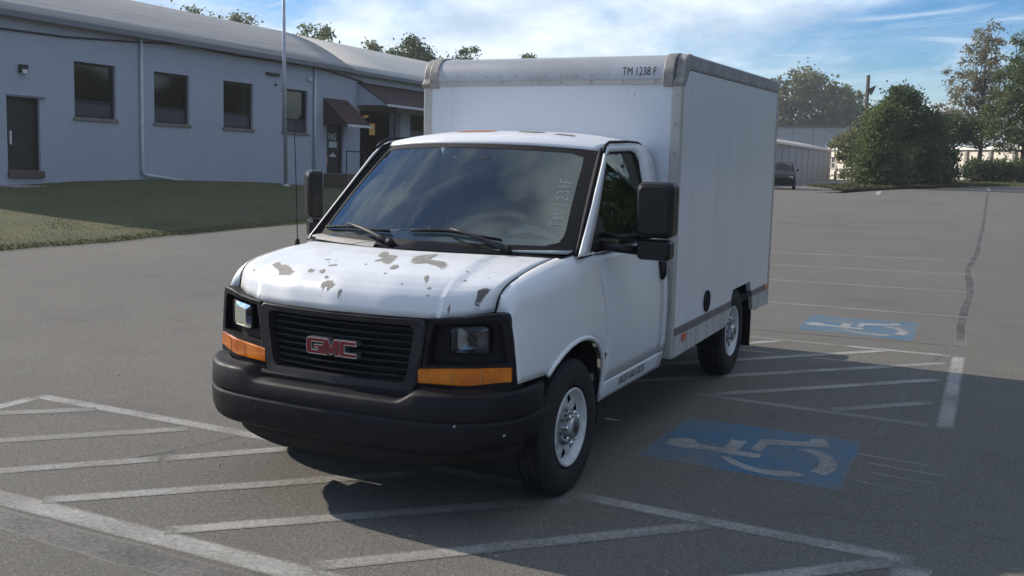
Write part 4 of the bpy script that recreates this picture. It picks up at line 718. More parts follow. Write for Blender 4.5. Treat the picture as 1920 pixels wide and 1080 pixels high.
    if sgw.data.polygons[0].normal.x*s < 0: sgw.data.flip_normals()
    MB().add(to3([(.29, 1.335), (.50, 1.552), (.56, 1.47), (.60, 1.335)], -.003), [(0, 1, 2, 3)]).mk('mirror_patch', 'mirror_plastic', door, solid=.006)
    # belt trim, gutter and pillar trim
    MB().tube(to3([(.115, 1.316), (.36, 1.318), (1.0, 1.318), (1.60, 1.313)], .002), .005, 5).mk('belt_trim', 'black_plastic', door, smooth=True)
    MB().tube(to3([(.74, 1.905), (.80, 1.943), (.88, 1.964), (1.20, 1.971), (1.40, 1.968), (1.47, 1.955)], .006), [.011, .011, .011, .010, .008, .004], 6).mk('roof_gutter', 'black_plastic', T, smooth=True)
    # handle
    MB().tube([(s*(.978), 1.475, 1.185), (s*(.992), 1.476, 1.165), (s*(.994), 1.48, 1.09), (s*.982, 1.484, 1.06)], [.022, .026, .026, .02], 8).mk('door_handle', 'mirror_plastic', door, smooth=True)
    # mirror: tall upper housing, lower spotter housing and arm
    mr = empty_m = None
    mrot = (lambda p: p) if s > 0 else (lambda p: (-1.235+(p[0]+1.235)*math.cos(R(-46))-(p[1]-.58)*math.sin(R(-46)), .58+(p[0]+1.235)*math.sin(R(-46))+(p[1]-.58)*math.cos(R(-46)), p[2]))
    hx = 1.235; H = rrect(hx-.108, hx+.108, 1.415, 1.740, .035, 4); d0, d1, d2 = (.50, .54, .64) if s > 0 else (.53, .56, .625)
    ring = lambda k, y: [mrot((s*(hx+(x-hx)*k), y, 1.58+(z-1.58)*k)) for x, z in H]
    n = len(H); hm = MB(); rr = [ring(.80, d0-.006), ring(.93, d0+.006), ring(1, d1), ring(.98, d2)]
    for a, b_ in zip(rr[:-1], rr[1:]): hm.strip(a, b_)
    hm.add(rr[0], [tuple(range(n))]); mo = hm.mk('mirror', 'mirror_plastic', T, smooth=True, auto=40); fixn(mo)
    hm = MB().add(ring(.97, d2-.002), [tuple(range(n))]); hm.mk('mirror_glass', 'chrome', mo)
    H2 = rrect(hx-.105, hx+.098, 1.285, 1.405, .03, 4); rg = lambda k, y: [mrot((s*(hx+(x-hx)*k), y, 1.345+(z-1.345)*k)) for x, z in H2]
    hm = MB(); rr = [rg(.85, d0+.006), rg(1, d1), rg(.98, d2-.02)]
    for a, b_ in zip(rr[:-1], rr[1:]): hm.strip(a, b_)
    hm.add(rr[0], [tuple(range(n))]).add(rr[-1], [tuple(range(n))]); fixn(hm.mk('spotter_mirror', 'mirror_plastic', mo, smooth=True, auto=40))
    MB().tube([(s*.925, .48, 1.36), (s*1.02, .52, 1.345), (s*1.15, .58, 1.335)], [.028, .026, .03], 8).tube([(s*.925, .52, 1.42), (s*1.03, .56, 1.41), (s*1.14, .6, 1.41)], [.018, .016, .02], 8).mk('mirror_arm', 'mirror_plastic', mo, smooth=True)
for s in (1, -1):
    MB().tube([(p[0]+s*.0035, p[1], p[2]-.004) for p in (hood(s*1.0, b_) for b_ in np.concatenate([np.linspace(0, .13, 8), np.linspace(.2, 1, 10)]))], .0055, 6).mk('hood_gap', 'black_gap', HOOD, smooth=True)
MB().tube([(p[0], p[1]+.004, p[2]-.007) for p in (hood(a_, 0.0) for a_ in np.linspace(-1, 1, 40))], .007, 6).mk('hood_gap', 'black_gap', HOOD, smooth=True)
# windshield
def ws(u, v, off=0.0):
    k = 1-u*u; b = np.array([.90*u, .17-.25*k, 1.335]); t = np.array([.766*u, .801-.17*k, 1.909+.03*k]); p = b+(t-b)*v; p[1] -= .02*math.sin(math.pi*v)
    return (p[0], p[1]-off*.75, p[2]+off*.65)
WSH = sgrid('windshield', np.linspace(-.985, .985, 25), np.linspace(-.03, .985, 14), ws, 'windshield_glass', T)
fr = MB(); o1 = [(-1, -.04), (1, -.04), (1, 1), (-1, 1)]; i1 = [(-.952, .06), (.952, .06), (.952, .945), (-.952, .945)]
o1 = [p for a, b_ in zip(o1, o1[1:]+o1[:1]) for p in [(a[0]+(b_[0]-a[0])*k/16, a[1]+(b_[1]-a[1])*k/16) for k in range(16)]]
i1 = rrect(-.962, .958, .058, .962, .05, 4); i1 = resample([(-.952, .085), (-.935, .062), (.85, .062), (.905, .10), (.918, .16), (.915, .93), (.89, .955), (-.93, .958), (-.952, .935)], 64)
# align the two loops by angle so that the band stays even
def byang(loop, n=72):
    L = resample(loop, 400); ang_ = np.array([math.atan2((p[1]-.47)*2, p[0]) for p in L]); o_ = np.argsort(ang_); a = ang_[o_]; P = np.array(L)[o_]; q = np.linspace(-math.pi, math.pi, n, endpoint=False)
    a3 = np.concatenate([a-2*math.pi, a, a+2*math.pi]); P3 = np.concatenate([P, P, P]); return [(float(I(x, a3, P3[:, 0])), float(I(x, a3, P3[:, 1]))) for x in q]
fr.strip([ws(*p, .0025) for p in byang([(-1, -.04), (1, -.04), (1, 1), (-1, 1)])], [ws(*p, .0025) for p in byang(i1)]); fr.mk('windshield_band', 'black_gap', WSH, smooth=True)
for s in (1, -1):
    tr = MB()
    e = [ws(s*1.0, v, .004) for v in np.linspace(0, 1, 12)]; o2 = [(s*(sideX(0, z)+.001), y, z) for y, z in zip(I(np.linspace(0, 1, 12), [0, .5, .88, 1], [.115, .42, .70, .775]), I(np.linspace(0, 1, 12), [0, .5, .88, 1], [1.322, 1.60, 1.862, 1.918]))]
    tr.strip(e, o2, False); tr.mk('pillar_cover', 'black_gap', T, smooth=True)
    MB().tube([((a[0]*.5+b_[0]*.5), a[1]*.5+b_[1]*.5-.004, a[2]*.5+b_[2]*.5+.004) for a, b_ in zip(e, o2)], .010, 6).mk('pillar_trim', 'black_plastic', T, smooth=True)
# chalk numbers written up the glass, reading bottom to top
STR = {'T': [[(0, 1), (.8, 1)], [(.4, 1), (.4, 0)]], 'M': [[(0, 0), (.05, 1), (.4, .35), (.75, 1), (.8, 0)]], '1': [[(.3, 1), (.3, 0)]], '2': [[(.05, .8), (.3, 1), (.6, .8), (.5, .45), (.05, 0), (.65, 0)]], '3': [[(.05, .95), (.5, .95), (.6, .75), (.3, .55), (.6, .35), (.5, .05), (.05, .08)]],
       '8': [[(.35, .55), (.1, .75), (.35, 1), (.6, .75), (.35, .55), (.08, .28), (.35, 0), (.62, .28), (.35, .55)]], 'F': [[(0, 0), (0, 1), (.65, 1)], [(0, .5), (.5, .5)]]}
pos = .235
for ch in 'TM 1238F':
    if ch == ' ': pos += .035; continue
    tx = MB()
    for st_ in STR[ch]:
        P = [(.885-.10*p[1]*.75-.02*(pos-.25), pos+p[0]*.062) for p in resample(st_, 10, False)]
        L_r, R_r = ribbon([(p[0]*.85, p[1]*.83) for p in P], .0028); tx.strip([ws(p[0]/.85, p[1]/.83, .003) for p in L_r], [ws(p[0]/.85, p[1]/.83, .003) for p in R_r], False)
    pos += .058 if ch in '1238' else .075
    tx.mk('chalk_character', 'chalk', WSH, kind='stuff')
# roof
def roof(u, v):
    yf = .801-.17*(1-u*u); xe = I(v, [0, .08, .3, 1], [.768, .79, .803, .803]); ze = I(v, [0, .03, .08, .3, .85, .95, 1], [1.912, 1.930, 1.944, 1.953, 1.955, 1.935, 1.90]); cr = I(v, [0, .05, .15, .4, .85, 1], [.032, .045, .062, .076, .078, .07])
    return (u*xe, yf+(1.632-yf)*v, ze+cr*(1-abs(u)**2.6))
RF = sgrid('cab_roof', np.linspace(-1, 1, 33), np.concatenate([np.linspace(0, .15, 8), np.linspace(.2, 1, 14)]), roof, 'cab_paint', T, solid=.012)
def on_roof(poly, mt): 
    P = resample(poly, 24); mk('roof_stain', [tuple(np.array(roof(*p))+np.array([0, -.001, .003])) for p in P], [tuple(range(24))], mt, RF)
on_roof([(-.36, .24), (-.20, .22), (-.04, .25), (-.02, .36), (-.20, .40), (-.38, .35)], 'rust'); on_roof([(.16, .30), (.34, .27), (.42, .34), (.22, .40)], 'primer'); on_roof([(.50, .26), (.66, .27), (.64, .36), (.52, .34)], 'primer')
# cowl between hood and glass
sgrid('cowl', np.linspace(-1, 1, 33), np.linspace(0, 1, 5), lambda u, v: tuple((1-v)*np.array([u*.86, I(abs(u)*.86, [0, .3, .6, .815, .86], [-.20, -.16, -.06, .03, .05]), 1.312])+v*np.array([u*.90, .175-.25*(1-u*u), 1.338])), 'black_plastic', T)
sgrid('cowl_cover', np.linspace(-.98, -.30, 12), np.linspace(0, 1, 5), lambda u, v: tuple((1-v)*np.array([u*.84, I(abs(u)*.86, [0, .3, .6, .815, .86], [-.185, -.145, -.045, .045, .06]), 1.322])+v*np.array([u*.895, .155-.25*(1-u*u), 1.340+.012*math.sin(math.pi*v)])+np.array([0, 0, .006+.010*math.sin(math.pi*v)])), 'cowl_grey', T)
vm = MB(); nb_ = 40; hpt = lambda x, k: (x, I(abs(x), [0, .3, .6], [-.185, -.145, -.045])+.006+.115*k*(1-.35*max(0, (x-.1)/.45)), 1.325+I(x, [-.10, -.06, 0, .08, .3, .5, .58], [0, .020, .038, .040, .026, .010, 0])*math.sin(k*math.pi/2))
for i in range(nb_):
    x = -.095+.67*i/(nb_-1); a = [hpt(x-.0032, k) for k in np.linspace(0, 1, 5)]; b_ = [hpt(x+.0032, k) for k in np.linspace(0, 1, 5)]
    vm.strip([(p[0], p[1], p[2]+.006) for p in a], [(p[0], p[1], p[2]+.006) for p in b_], False)
cv = vm.mk('cowl_vent', 'grey_plastic', T, kind='stuff', solid=.004); sgrid('vent_bed', np.linspace(-.10, .58, 24), np.linspace(0, 1, 5), lambda x, k: hpt(x, k), 'black_gap', cv)
MB().tube([hpt(x, 1.0) for x in np.linspace(-.10, .58, 16)], .007, 6).mk('vent_rim', 'grey_plastic', cv, smooth=True)
# wipers
for bl, ar in [([(-.936, .085), (-.666, .115), (-.26, .105)], [(-.189, .0), (-.45, .075), (-.681, .128)]), ([(-.091, .13), (.187, .145), (.56, .085)], [(.619, -.012), (.42, .07), (.21, .145)])]:
    b3 = [ws(*p, .022) for p in resample(bl, 9, False)]; wp = MB().tube(b3, .008, 6).tube([ws(*p, .012) for p in resample(bl, 9, False)], .005, 5).mk('wiper', 'black_gap', T, smooth=True)
    a3 = [ws(*p, o_) for p, o_ in zip(resample(ar, 6, False), [.03, .045, .055, .055, .05, .04])]
    MB().tube(a3, [.019, .017, .014, .012, .010, .008], 6).mk('wiper_arm', 'grey_plastic', wp, smooth=True); MB().tube([ws(ar[0][0], ar[0][1], .0), ws(ar[0][0], ar[0][1], .05)], .024, 10).mk('wiper_pivot', 'black_plastic', wp, smooth=True)
# antenna on the passenger fender
an = MB().tube([(-.868, -.07, 1.29), (-.868, -.07, 1.335)], [.018, .012], 8).mk('antenna', 'black_gap', T, smooth=True); MB().tube([(-.868, -.07, 1.33), (-.862, -.085, 1.7), (-.85, -.115, 2.04)], .0032, 5).mk('antenna_mast', 'black_gap', an, smooth=True)

# ---- front end
def yg(x, o=0): return float(I(abs(x), [0, .2, .4, .523], [-.872, -.862, -.834, -.803]))-o
def fr_loop(xt, xb, z0, z1, r):
    q = rrect(-1, 1, z0, z1, r, 5); q = [(p[0], p[1]) for p in q]; o_ = []
    for x, z in rrect(-.5, .5, z0, z1, r, 5):
        w = xb+(xt-xb)*(z-z0)/(z1-z0); o_.append((x/.5*w, z))
    return resample(o_, 96)
lo, li = fr_loop(.526, .476, .690, 1.066, .035), fr_loop(.458, .410, .738, 1.030, .045)
gs = MB(); t3 = lambda q, o_: [(x, yg(x, o_), z) for x, z in q]
gs.strip(t3(lo, -.05), t3(lo, .022)); gs.strip(t3(lo, .022), t3([(x+(-x)*.02, z+(.88-z)*.02) for x, z in lo], .030)); gs.strip(t3([(x+(-x)*.02, z+(.88-z)*.02) for x, z in lo], .030), t3([(x*1.02, z+(z-.88)*.02) for x, z in li], .022)); gs.strip(t3([(x*1.02, z+(z-.88)*.02) for x, z in li], .022), t3(li, -.046))
GR = gs.mk('grille', 'grey_plastic', T, smooth=True, auto=50)
mk('grille_back', t3(li, -.046), [tuple(range(96))], 'black_gap', GR)
for k in range(8):
    z = .762+.0352*k; hw = .410+(.458-.410)*(z-.738)/.292+.005; xs_ = np.linspace(-hw, hw, 17); bm_ = MB()
    A = [(x, yg(x, -.010), z-.003) for x in xs_]; Bq = [(x, yg(x, -.013), z+.006) for x in xs_]; Cq = [(x, yg(x, -.044), z+.007) for x in xs_]; D = [(x, yg(x, -.044), z-.006) for x in xs_]
    bm_.strip(A, Bq, False).strip(Bq, Cq, False).strip(D, A, False); fixn(bm_.mk('slat', 'black_plastic', GR))
# badge letters
LET = {'G': [(0, .12), (.10, 0), (1, 0), (1, .56), (.5, .56), (.5, .40), (.74, .40), (.74, .22), (.26, .22), (.26, .78), (1, .78), (1, 1), (.10, 1), (0, .88)],
       'M': [(0, 0), (.22, 0), (.22, .60), (.42, .06), (.58, .06), (.78, .60), (.78, 0), (1, 0), (1, 1), (.72, 1), (.5, .42), (.28, 1), (0, 1)], 'C': [(0, .12), (.10, 0), (1, 0), (1, .22), (.26, .22), (.26, .78), (1, .78), (1, 1), (.10, 1), (0, .88)]}
def offs(poly, d):
    n = len(poly); o_ = []
    for i in range(n):
        a, b_, c_ = np.array(poly[i-1]), np.array(poly[i]), np.array(poly[(i+1) % n]); e1 = (b_-a)/np.linalg.norm(b_-a); e2 = (c_-b_)/np.linalg.norm(c_-b_); n1 = np.array([e1[1], -e1[0]]); n2 = np.array([e2[1], -e2[0]]); m_ = n1+n2; m_ /= max(.5, np.dot(m_, n1)); o_.append(tuple(b_+m_*d))
    return o_
ex0, ew, eh, ez = -.146, .098, .080, .846
for i, ch in enumerate('GMC'):
    q = [(ex0+i*(ew+.006)+p[0]*ew, ez+p[1]*eh) for p in LET[ch]]
    o_ = MB().prism(offs(q, .0040), 'y', yg(0, .040), yg(0, -.005)).mk('badge_letter', 'emblem_edge', GR, auto=30); fixn(o_)
    o2 = MB().prism(offs(q, -.0012), 'y', yg(0, .0435), yg(0, .0402)).mk('badge_face', 'emblem_red', o_); fixn(o2)
# headlight bezels
YB_X = [.46, .52, .60, .75, .85, .90, .92, .945, .965]; YB_Y = [-.822, -.808, -.790, -.748, -.702, -.672, -.661, -.650, -.640]
def ybz(x, o=0): return float(I(abs(x), YB_X, YB_Y))-o
for s in (1, -1):
    def b3(q, o_): return [(s*x, ybz(x, o_), z) for x, z in q]
    out_ = resample([(.528, 1.070), (.60, 1.074), (.70, 1.085), (.80, 1.104), (.86, 1.110), (.893, 1.108), (.906, 1.085), (.925, .98), (.942, .84), (.952, .735), (.90, .722), (.75, .712), (.60, .702), (.482, .695), (.505, .88)], 120)
    inn = resample([(.560, 1.045), (.70, 1.058), (.80, 1.072), (.860, 1.074), (.880, 1.055), (.898, .95), (.905, .862), (.75, .846), (.522, .836), (.535, .93)], 120)
    # line the loops up
    k0 = 0; bz_ = MB(); bz_.strip(b3(out_, -.06), b3(out_, .010)); bz_.strip(b3(out_, .010), b3([(.72+(x-.72)*.975, .9+(z-.9)*.975) for x, z in out_], .016)); 
    def byang2(loop, cx, cz, n=120):
        ang_ = np.array([math.atan2((p[1]-cz)*1.4, p[0]-cx) for p in loop]); o_ = np.argsort(ang_); a = ang_[o_]; P = np.array(loop)[o_]; q = np.linspace(-math.pi, math.pi, n, endpoint=False); a3 = np.concatenate([a-2*math.pi, a, a+2*math.pi]); P3 = np.concatenate([P, P, P]); return [(float(I(x, a3, P3[:, 0])), float(I(x, a3, P3[:, 1]))) for x in q]
    oa = byang2(resample([(.72+(x-.72)*.975, .9+(z-.9)*.975) for x, z in out_], 500), .72, .95); ia = byang2(resample(inn, 500), .72, .95); bz_.strip(b3(oa, .016), b3(ia, .013)); bz_.strip(b3(ia, .013), b3([(.72+(x-.72)*.97, .955+(z-.955)*.97) for x, z in ia], -.052))
    BZ = bz_.mk('headlight_bezel', 'black_plastic', T, smooth=True, auto=45); fixn(BZ)
    rx, rz = [.51, .56, .60, .627, .68, .722, .77, .817, .86, .91], [.835, .865, .900, .968, 1.036, 1.055, 1.08]; rm = MB()
    for i in range(len(rx)-1):
        for j in range(len(rz)-1):
            if .62 < (rx[i]+rx[i+1])/2 < .82 and .895 < (rz[j]+rz[j+1])/2 < 1.04: continue
            rm.add([(s*x, ybz(x, -.048), z) for x, z in ((rx[i], rz[j]), (rx[i+1], rz[j]), (rx[i+1], rz[j+1]), (rx[i], rz[j+1]))], [(0, 1, 2, 3)])
    rm.mk('bezel_recess', 'black_plastic', BZ)
    # sealed beam: bucket ring, reflector bowl, bulb shield and lens
    c0 = (.722, .968); q = rrect(.624, .820, .897, 1.040, .022, 5); q = [(x, z+.045*(x-.722)) for x, z in q]; ring = lambda k, y: [(s*(c0[0]+(x-c0[0])*k), y+.33*(x-.722), c0[1]+(z-c0[1])*k) for x, z in q]
    yl = -.738; hl = MB(); hl.strip(ring(1.0, yl+.06), ring(1.0, yl-.004)).strip(ring(1.0, yl-.004), ring(.93, yl-.008)).strip(ring(.93, yl-.008), ring(.91, yl+.01)); HL = hl.mk('headlight', 'black_plastic', BZ, smooth=True, auto=40); fixn(HL)
    bw = MB(); bw.strip(ring(.92, yl+.006), ring(.75, yl+.045)).strip(ring(.75, yl+.045), ring(.35, yl+.068)); bw.add(ring(.35, yl+.068), [tuple(range(len(q)))]); fixn(bw.mk('reflector', 'lamp_bowl', HL, smooth=True, auto=40))
    MB().tube([(s*.722, yl+.05, .968), (s*.722, yl+.015, .968)], [.022, .018], 10).mk('bulb', 'hub_dark', HL, smooth=True)
    ln = MB(); ln.strip(ring(.925, yl-.004), ring(.6, yl-.016)); ln.add(ring(.6, yl-.016), [tuple(range(len(q)))]); ln.mk('lens', 'lamp_glass', HL, smooth=True)
    # turn signal
    ts = MB(); n = 24; xs_ = np.linspace(.486, .930, n); zt_ = lambda x: .818+.028*(x-.486)/.448; zb_ = lambda x: .736+.026*smooth01(.70, .94, x)
    A = [(s*x, ybz(x, .006), zb_(x)) for x in xs_]; Bq = [(s*x, ybz(x, .024), zb_(x)+.008) for x in xs_]; Cq = [(s*x, ybz(x, .024), zt_(x)-.008) for x in xs_]; D = [(s*x, ybz(x, .006), zt_(x)) for x in xs_]
    ts.strip(A, Bq, False).strip(Bq, Cq, False).strip(Cq, D, False); ts.add([A[0], Bq[0], Cq[0], D[0]], [(0, 1, 2, 3)]).add([A[-1], Bq[-1], Cq[-1], D[-1]], [(0, 1, 2, 3)]); TS = ts.mk('turn_signal', 'amber', BZ, smooth=True, auto=40); fixn(TS)
    for x in (.655, .795): MB().add([(s*x, ybz(x, .0255), zb_(x)+.01), (s*(x+.007), ybz(x, .0255), zb_(x)+.01), (s*(x+.007), ybz(x, .0255), zt_(x)-.01), (s*x, ybz(x, .0255), zt_(x)-.01)], [(0, 1, 2, 3)]).mk('lens_divider', 'reflector_orange', TS)
# bumper: plan path swept with a section
BP = [(.975, -.385), (.99, -.48), (.986, -.60), (.965, -.69), (.92, -.775), (.85, -.85), (.77, -.912), (.70, -.945), (.6, -.968), (.45, -.986), (.25, -.998), (0, -1.003)]
half = resample(BP, 46, False); path = half+[(-x, y) for x, y in half[::-1][1:]]
def bsec(x):
    e = smooth01(.44, .55, abs(x)); zt_ = .668+.052*e; dp = .115-.02*e; zl = .420+.030*smooth01(.62, 1.0, abs(x))
    return [(-dp, zt_+.010+.006*e), (-.032, zt_+.009), (-.010, zt_+.003), (-.001, zt_-.010), (.003, .602), (.002, .594), (-.0035, .589), (-.0035, .583), (.0035, .578), (.006, .565), (.002, zl+.04), (-.006, zl+.012), (-.028, zl-.004), (-.12, zl)]
rings = []
for i, (x, y) in enumerate(path):
    a, b_ = path[max(i-1, 0)], path[min(i+1, len(path)-1)]; t = np.array([b_[0]-a[0], b_[1]-a[1]]); t /= np.linalg.norm(t); nr = np.array([t[1], -t[0]]); nr = nr if nr @ np.array([x, y+.3]) > 0 else -nr
    rings.append([(x+nr[0]*o_, y+nr[1]*o_, z) for o_, z in bsec(x)])
m_ = len(rings[0]); v = [p for r_ in rings for p in r_]; f = [(i*m_+j, (i+1)*m_+j, (i+1)*m_+j+1, i*m_+j+1) for i in range(len(rings)-1) for j in range(m_-1)]
BU = mk('bumper', v, f, 'black_plastic', T, smooth=True, auto=55); fixn(BU)
va = MB(); vp = [(x*.93, y*.93+.04) for x, y in path if y < -.55]; 
va.strip([(x, y, .415) for x, y in vp], [(x*.97, y+.03, .335-.045*(1-smooth01(.35, .8, abs(x)))) for x, y in vp], False); va.mk('air_dam', 'underbody', T, smooth=True, solid=.01)
for (x, y, z) in ((.745, -.925, .575), (.93, -.757, .515), (-.93, -.757, .52), (.0, -1.0, .53), (-.42, -.99, .53)): MB().tube([(x, y+.015, z), (x*1.004, y-.006, z)], [.009, .007], 8).mk('bumper_bolt', 'galvanised' if abs(x) > .7 else 'black_gap', BU, smooth=True)
MB().box(-.52, .52, -.90, -.55, .55, .70).mk('radiator_support', 'black_gap', T)

# ---- wheels
def wheel(x, y, s):
    w = empty('wheel_hub', (0, 0, 0)); bpy.data.objects.remove(w)
    c = (0, 0, 0); ty = MB().lathe_x([(.218, .055), (.235, .100), (.27, .112), (.32, .114), (.352, .106), (.372, .090), (.380, .078), (.381, .055), (.373, .053), (.373, .047), (.382, .045), (.382, .012), (.374, .010), (.374, -.010), (.382, -.012), (.382, -.045), (.373, -.047), (.373, -.053), (.381, -.055), (.380, -.078), (.372, -.09), (.352, -.106), (.30, -.114), (.23, -.10), (.218, -.06)], 72)
    for k in range(60):   # shoulder blocks
        a = 2*math.pi*k/60; da = .030; q = [(r_, a+d) for r_ in (.357, .3845) for d in (-da, da)]
        ty.add([(xx, r_*math.cos(t), r_*math.sin(t)) for (r_, t) in q for xx in (.0565, .098 if r_ < .37 else .0765)], [(0, 1, 3, 2), (4, 6, 7, 5), (0, 4, 5, 1), (2, 3, 7, 6), (1, 5, 7, 3), (0, 2, 6, 4)])
    tyre = ty.mk('wheel', 'rubber', T, smooth=True, auto=40)
    # rim with eight hand holes
    n = 96; prof = [(.222, .098), (.214, .103), (.206, .098), (.200, .075), (.190, .060), (.178, .062), (.162, .068), (.146, .070), (.128, .064), (.112, .058), (.085, .060), (.02, .060)]
    v = [(x_, r_*math.cos(2*math.pi*k/n), r_*math.sin(2*math.pi*k/n)) for r_, x_ in prof for k in range(n)]; f = []
    for i in range(len(prof)-1):
        for k in range(n):
            kk = (k+.5) % 12
            if (i == 5 and 4.4 < kk < 7.6) or (i == 6 and 3.4 < kk < 8.6) or (i == 7 and 4.4 < kk < 7.6): continue
            f.append((i*n+k, i*n+(k+1) % n, (i+1)*n+(k+1) % n, (i+1)*n+k))
    rim = mk('rim', v, f, 'rim_white', tyre, smooth=True, solid=.006, solid_off=0)
    MB().lathe_x([(.215, .03), (.20, .02), (.03, .018), (.0, .018)], 32).mk('brake_drum', 'black_gap', tyre)
    hb = MB().lathe_x([(.108, .058), (.106, .074), (.092, .082), (.066, .086), (.062, .120), (.056, .128), (.034, .130), (.032, .124), (0, .124)], 32).mk('hub', 'hub_metal', tyre, smooth=True, auto=40)
    for k in range(8):
        a = 2*math.pi*(k+.5)/8; lg = MB(); lg.tube([(.078, .084*math.cos(a), .084*math.sin(a)), (.112, .084*math.cos(a), .084*math.sin(a)), (.118, .084*math.cos(a), .084*math.sin(a))], [.0135, .0135, .008], 6); lg.mk('lug_nut', 'chrome', hb, auto=30)
    MB().lathe_x([(.030, .1255), (.028, .132), (0, .133)], 20).mk('hub_cap', 'hub_dark', hb, smooth=True)
    kn = MB()
    for k in range(8):
        a = 2*math.pi*k/8; kn.tube([(.075, .097*math.cos(a), .097*math.sin(a)), (.0835, .097*math.cos(a), .097*math.sin(a))], [.010, .009], 8)
    kn.mk('hub_pockets', 'hub_dark', hb)
    for o_ in [tyre]: o_.location = (s*.872, y, .380); o_.rotation_euler = (R(11+y*9), 0, 0) if s > 0 else (R(20), 0, math.pi)
    return tyre
for y in (0, 3.53):
    for s in (1, -1): wheel(0, y, s)
# ---- underbody
ub = MB().box(-.50, -.42, -.6, 4.7, .42, .56).box(.42, .50, -.6, 4.7, .42, .56).box(-.9, .9, .45, 1.6, .44, .50).box(-.30, .30, -.5, .45, .30, .62).box(-.98, .98, 1.70, 4.66, .60, .66).tube([(-.85, 3.53, .38), (.85, 3.53, .38)], .05, 8).tube([(-.80, 0, .36), (.80, 0, .36)], .045, 8).tube([(0, 3.35, .38), (0, 3.53, .40), (0, 3.7, .38)], [.10, .16, .10], 10).tube([(0, .4, .45), (0, 3.4, .40)], .045, 8).tube([(-.62, 1.2, .36), (-.62, 3.2, .36)], .10, 10)
ub.mk('chassis', 'underbody', T)
# ---- cargo box
YF, YR, XB = 1.662, 4.70, 1.015
MB().box(-.945, .945, YF, YF+.05, .60, 2.365).mk('front_panel', 'box_paint', T)
for s in (1, -1):
    x0, x1 = sorted((s*.944, s*1.017)); cp_ = MB().box(x0, x1, YF-.006, YF+.055, .47, 2.372).mk('corner_post', 'rail_metal', T, bevel=.008)
    rv = MB()
    for z in np.linspace(.72, 2.30, 9): rv.tube([(s*.978, YF-.004, z), (s*.978, YF-.013, z)], [.010, .007], 7)
    rv.mk('rivets', 'rail_metal', cp_, kind='stuff')
    # side panel with the wheel-arch notch
    poly = [(YF+.056, .682), (3.275, .682), (3.335, .768), (3.925, .772), (3.985, .682), (YR-.06, .682), (YR-.06, 2.468), (YF+.056, 2.468)]
    xa_, xb_ = sorted((s*(XB-.04), s*XB)); sp_ = MB().prism(poly, 'x', xa_, xb_).mk('side_panel', 'box_paint', T); fixn(sp_)
    for a, b_ in ((YF+.056, 3.27), (4.0, YR-.062)):
        xa2, xb2 = sorted((s*(XB-.05), s*(XB+.007))); MB().box(xa2, xb2, a, b_, .625, .681).mk('bottom_rail', 'low_rail_metal', T, bevel=.004)
    po = [(YF+.056, .47), (3.10, .485), (3.24, .545), (3.265, .624), (YF+.056, .624)]; xa3, xb3 = sorted((s*(XB-.03), s*(XB+.002))); fixn(MB().prism(po, 'x', xa3, xb3).mk('skirt', 'skirt_paint', T))
    fixn(MB().prism([(4.075, .500), (YR-.062, .470), (YR-.062, .624), (4.02, .624)], 'x', xa3, xb3).mk('skirt', 'skirt_paint', T))
    # arch lining behind the notch
    lin = MB(); q = [(3.10, .30), (3.24, .56), (3.335, .766), (3.925, .770), (4.04, .56), (4.07, .30)]; lin.strip([(s*(XB-.042), y, z) for y, z in q], [(s*.55, y, z) for y, z in q], False); lin.add([(s*.55, y, z) for y, z in q], [tuple(range(6))]); lin.mk('arch_liner', 'liner', T)
    xa4, xb4 = sorted((s*.72, s*1.0)); MB().box(xa4, xb4, 4.085, 4.10, .16, .62).mk('mud_flap', 'liner', T)
    # rear post, top rail
    x0, x1 = sorted((s*.95, s*1.020)); MB().box(x0, x1, YR-.058, YR+.004, .47, 2.575).mk('rear_post', 'nose_metal', T, bevel=.008)
    x0, x1 = sorted((s*.96, s*1.024)); MB().box(x0, x1, YF+.14, YR-.06, 2.470, 2.576).mk('top_rail', 'top_rail', T, bevel=.012)
    rv = MB()
    for y in np.linspace(1.9, 4.55, 14): rv.tube([(s*1.018, y, 2.49), (s*1.030, y, 2.49)], [.008, .006], 6)
    rv.mk('rivets', 'top_rail', T, kind='stuff')
    # reflectors and filler
    x0, x1 = sorted((s*1.0165, s*1.024)); MB().box(x0, x1, 1.885, 1.985, .563, .612).mk('side_reflector', 'reflector_red', T, bevel=.004); MB().box(x0+.004*s, x1+.004*s, 4.50, 4.60, .632, .676).mk('side_reflector', 'reflector_orange', T, bevel=.004)
    # corner casting at the end of the nose
    def ns(k, g_): a = k*math.pi/2; return (YF+.20-(.215+g_)*max(0, math.cos(a))**.6, 2.382+(.192+g_)*math.sin(a)**.92)
    prof = [ns(k, .012) for k in np.linspace(0, 1, 12)]; cb_ = MB(); xa5, xb5 = s*.885, s*1.026
    inner = [(YF+.20, 2.37)]; 
    pol = [(YF-.014, 2.352)]+prof+[(YF+.33, 2.585), (YF+.12, 2.44), (YF+.02, 2.352)]
    lo5, hi5 = sorted((xa5, s*.958)); fixn(cb_.prism([(YF-.016, 2.35)]+prof+[(YF+.20, 2.36), (YF+.02, 2.35)], 'x', lo5, hi5).mk('corner_cap', 'cap_metal', T, bevel=.006))
    lo6, hi6 = sorted((s*.9585, xb5)); pr2 = [(YF-.012, 2.35)]+[(YF+.20+(p[0]-YF-.20)*(.86 if 0 < i < 11 else 1), 2.38+(p[1]-2.38)*.97) for i, p in enumerate(prof)]+[(YF+.155, 2.474), (YF+.06, 2.36)]
    fixn(MB().prism(pr2, 'x', lo6, hi6).mk('corner_cap', 'cap_metal', T, bevel=.010))
    MB().tube([(s*.915, YF-.014, 2.385), (s*.915, YF-.024, 2.385)], [.012, .009], 8).mk('cap_bolt', 'galvanised', T)
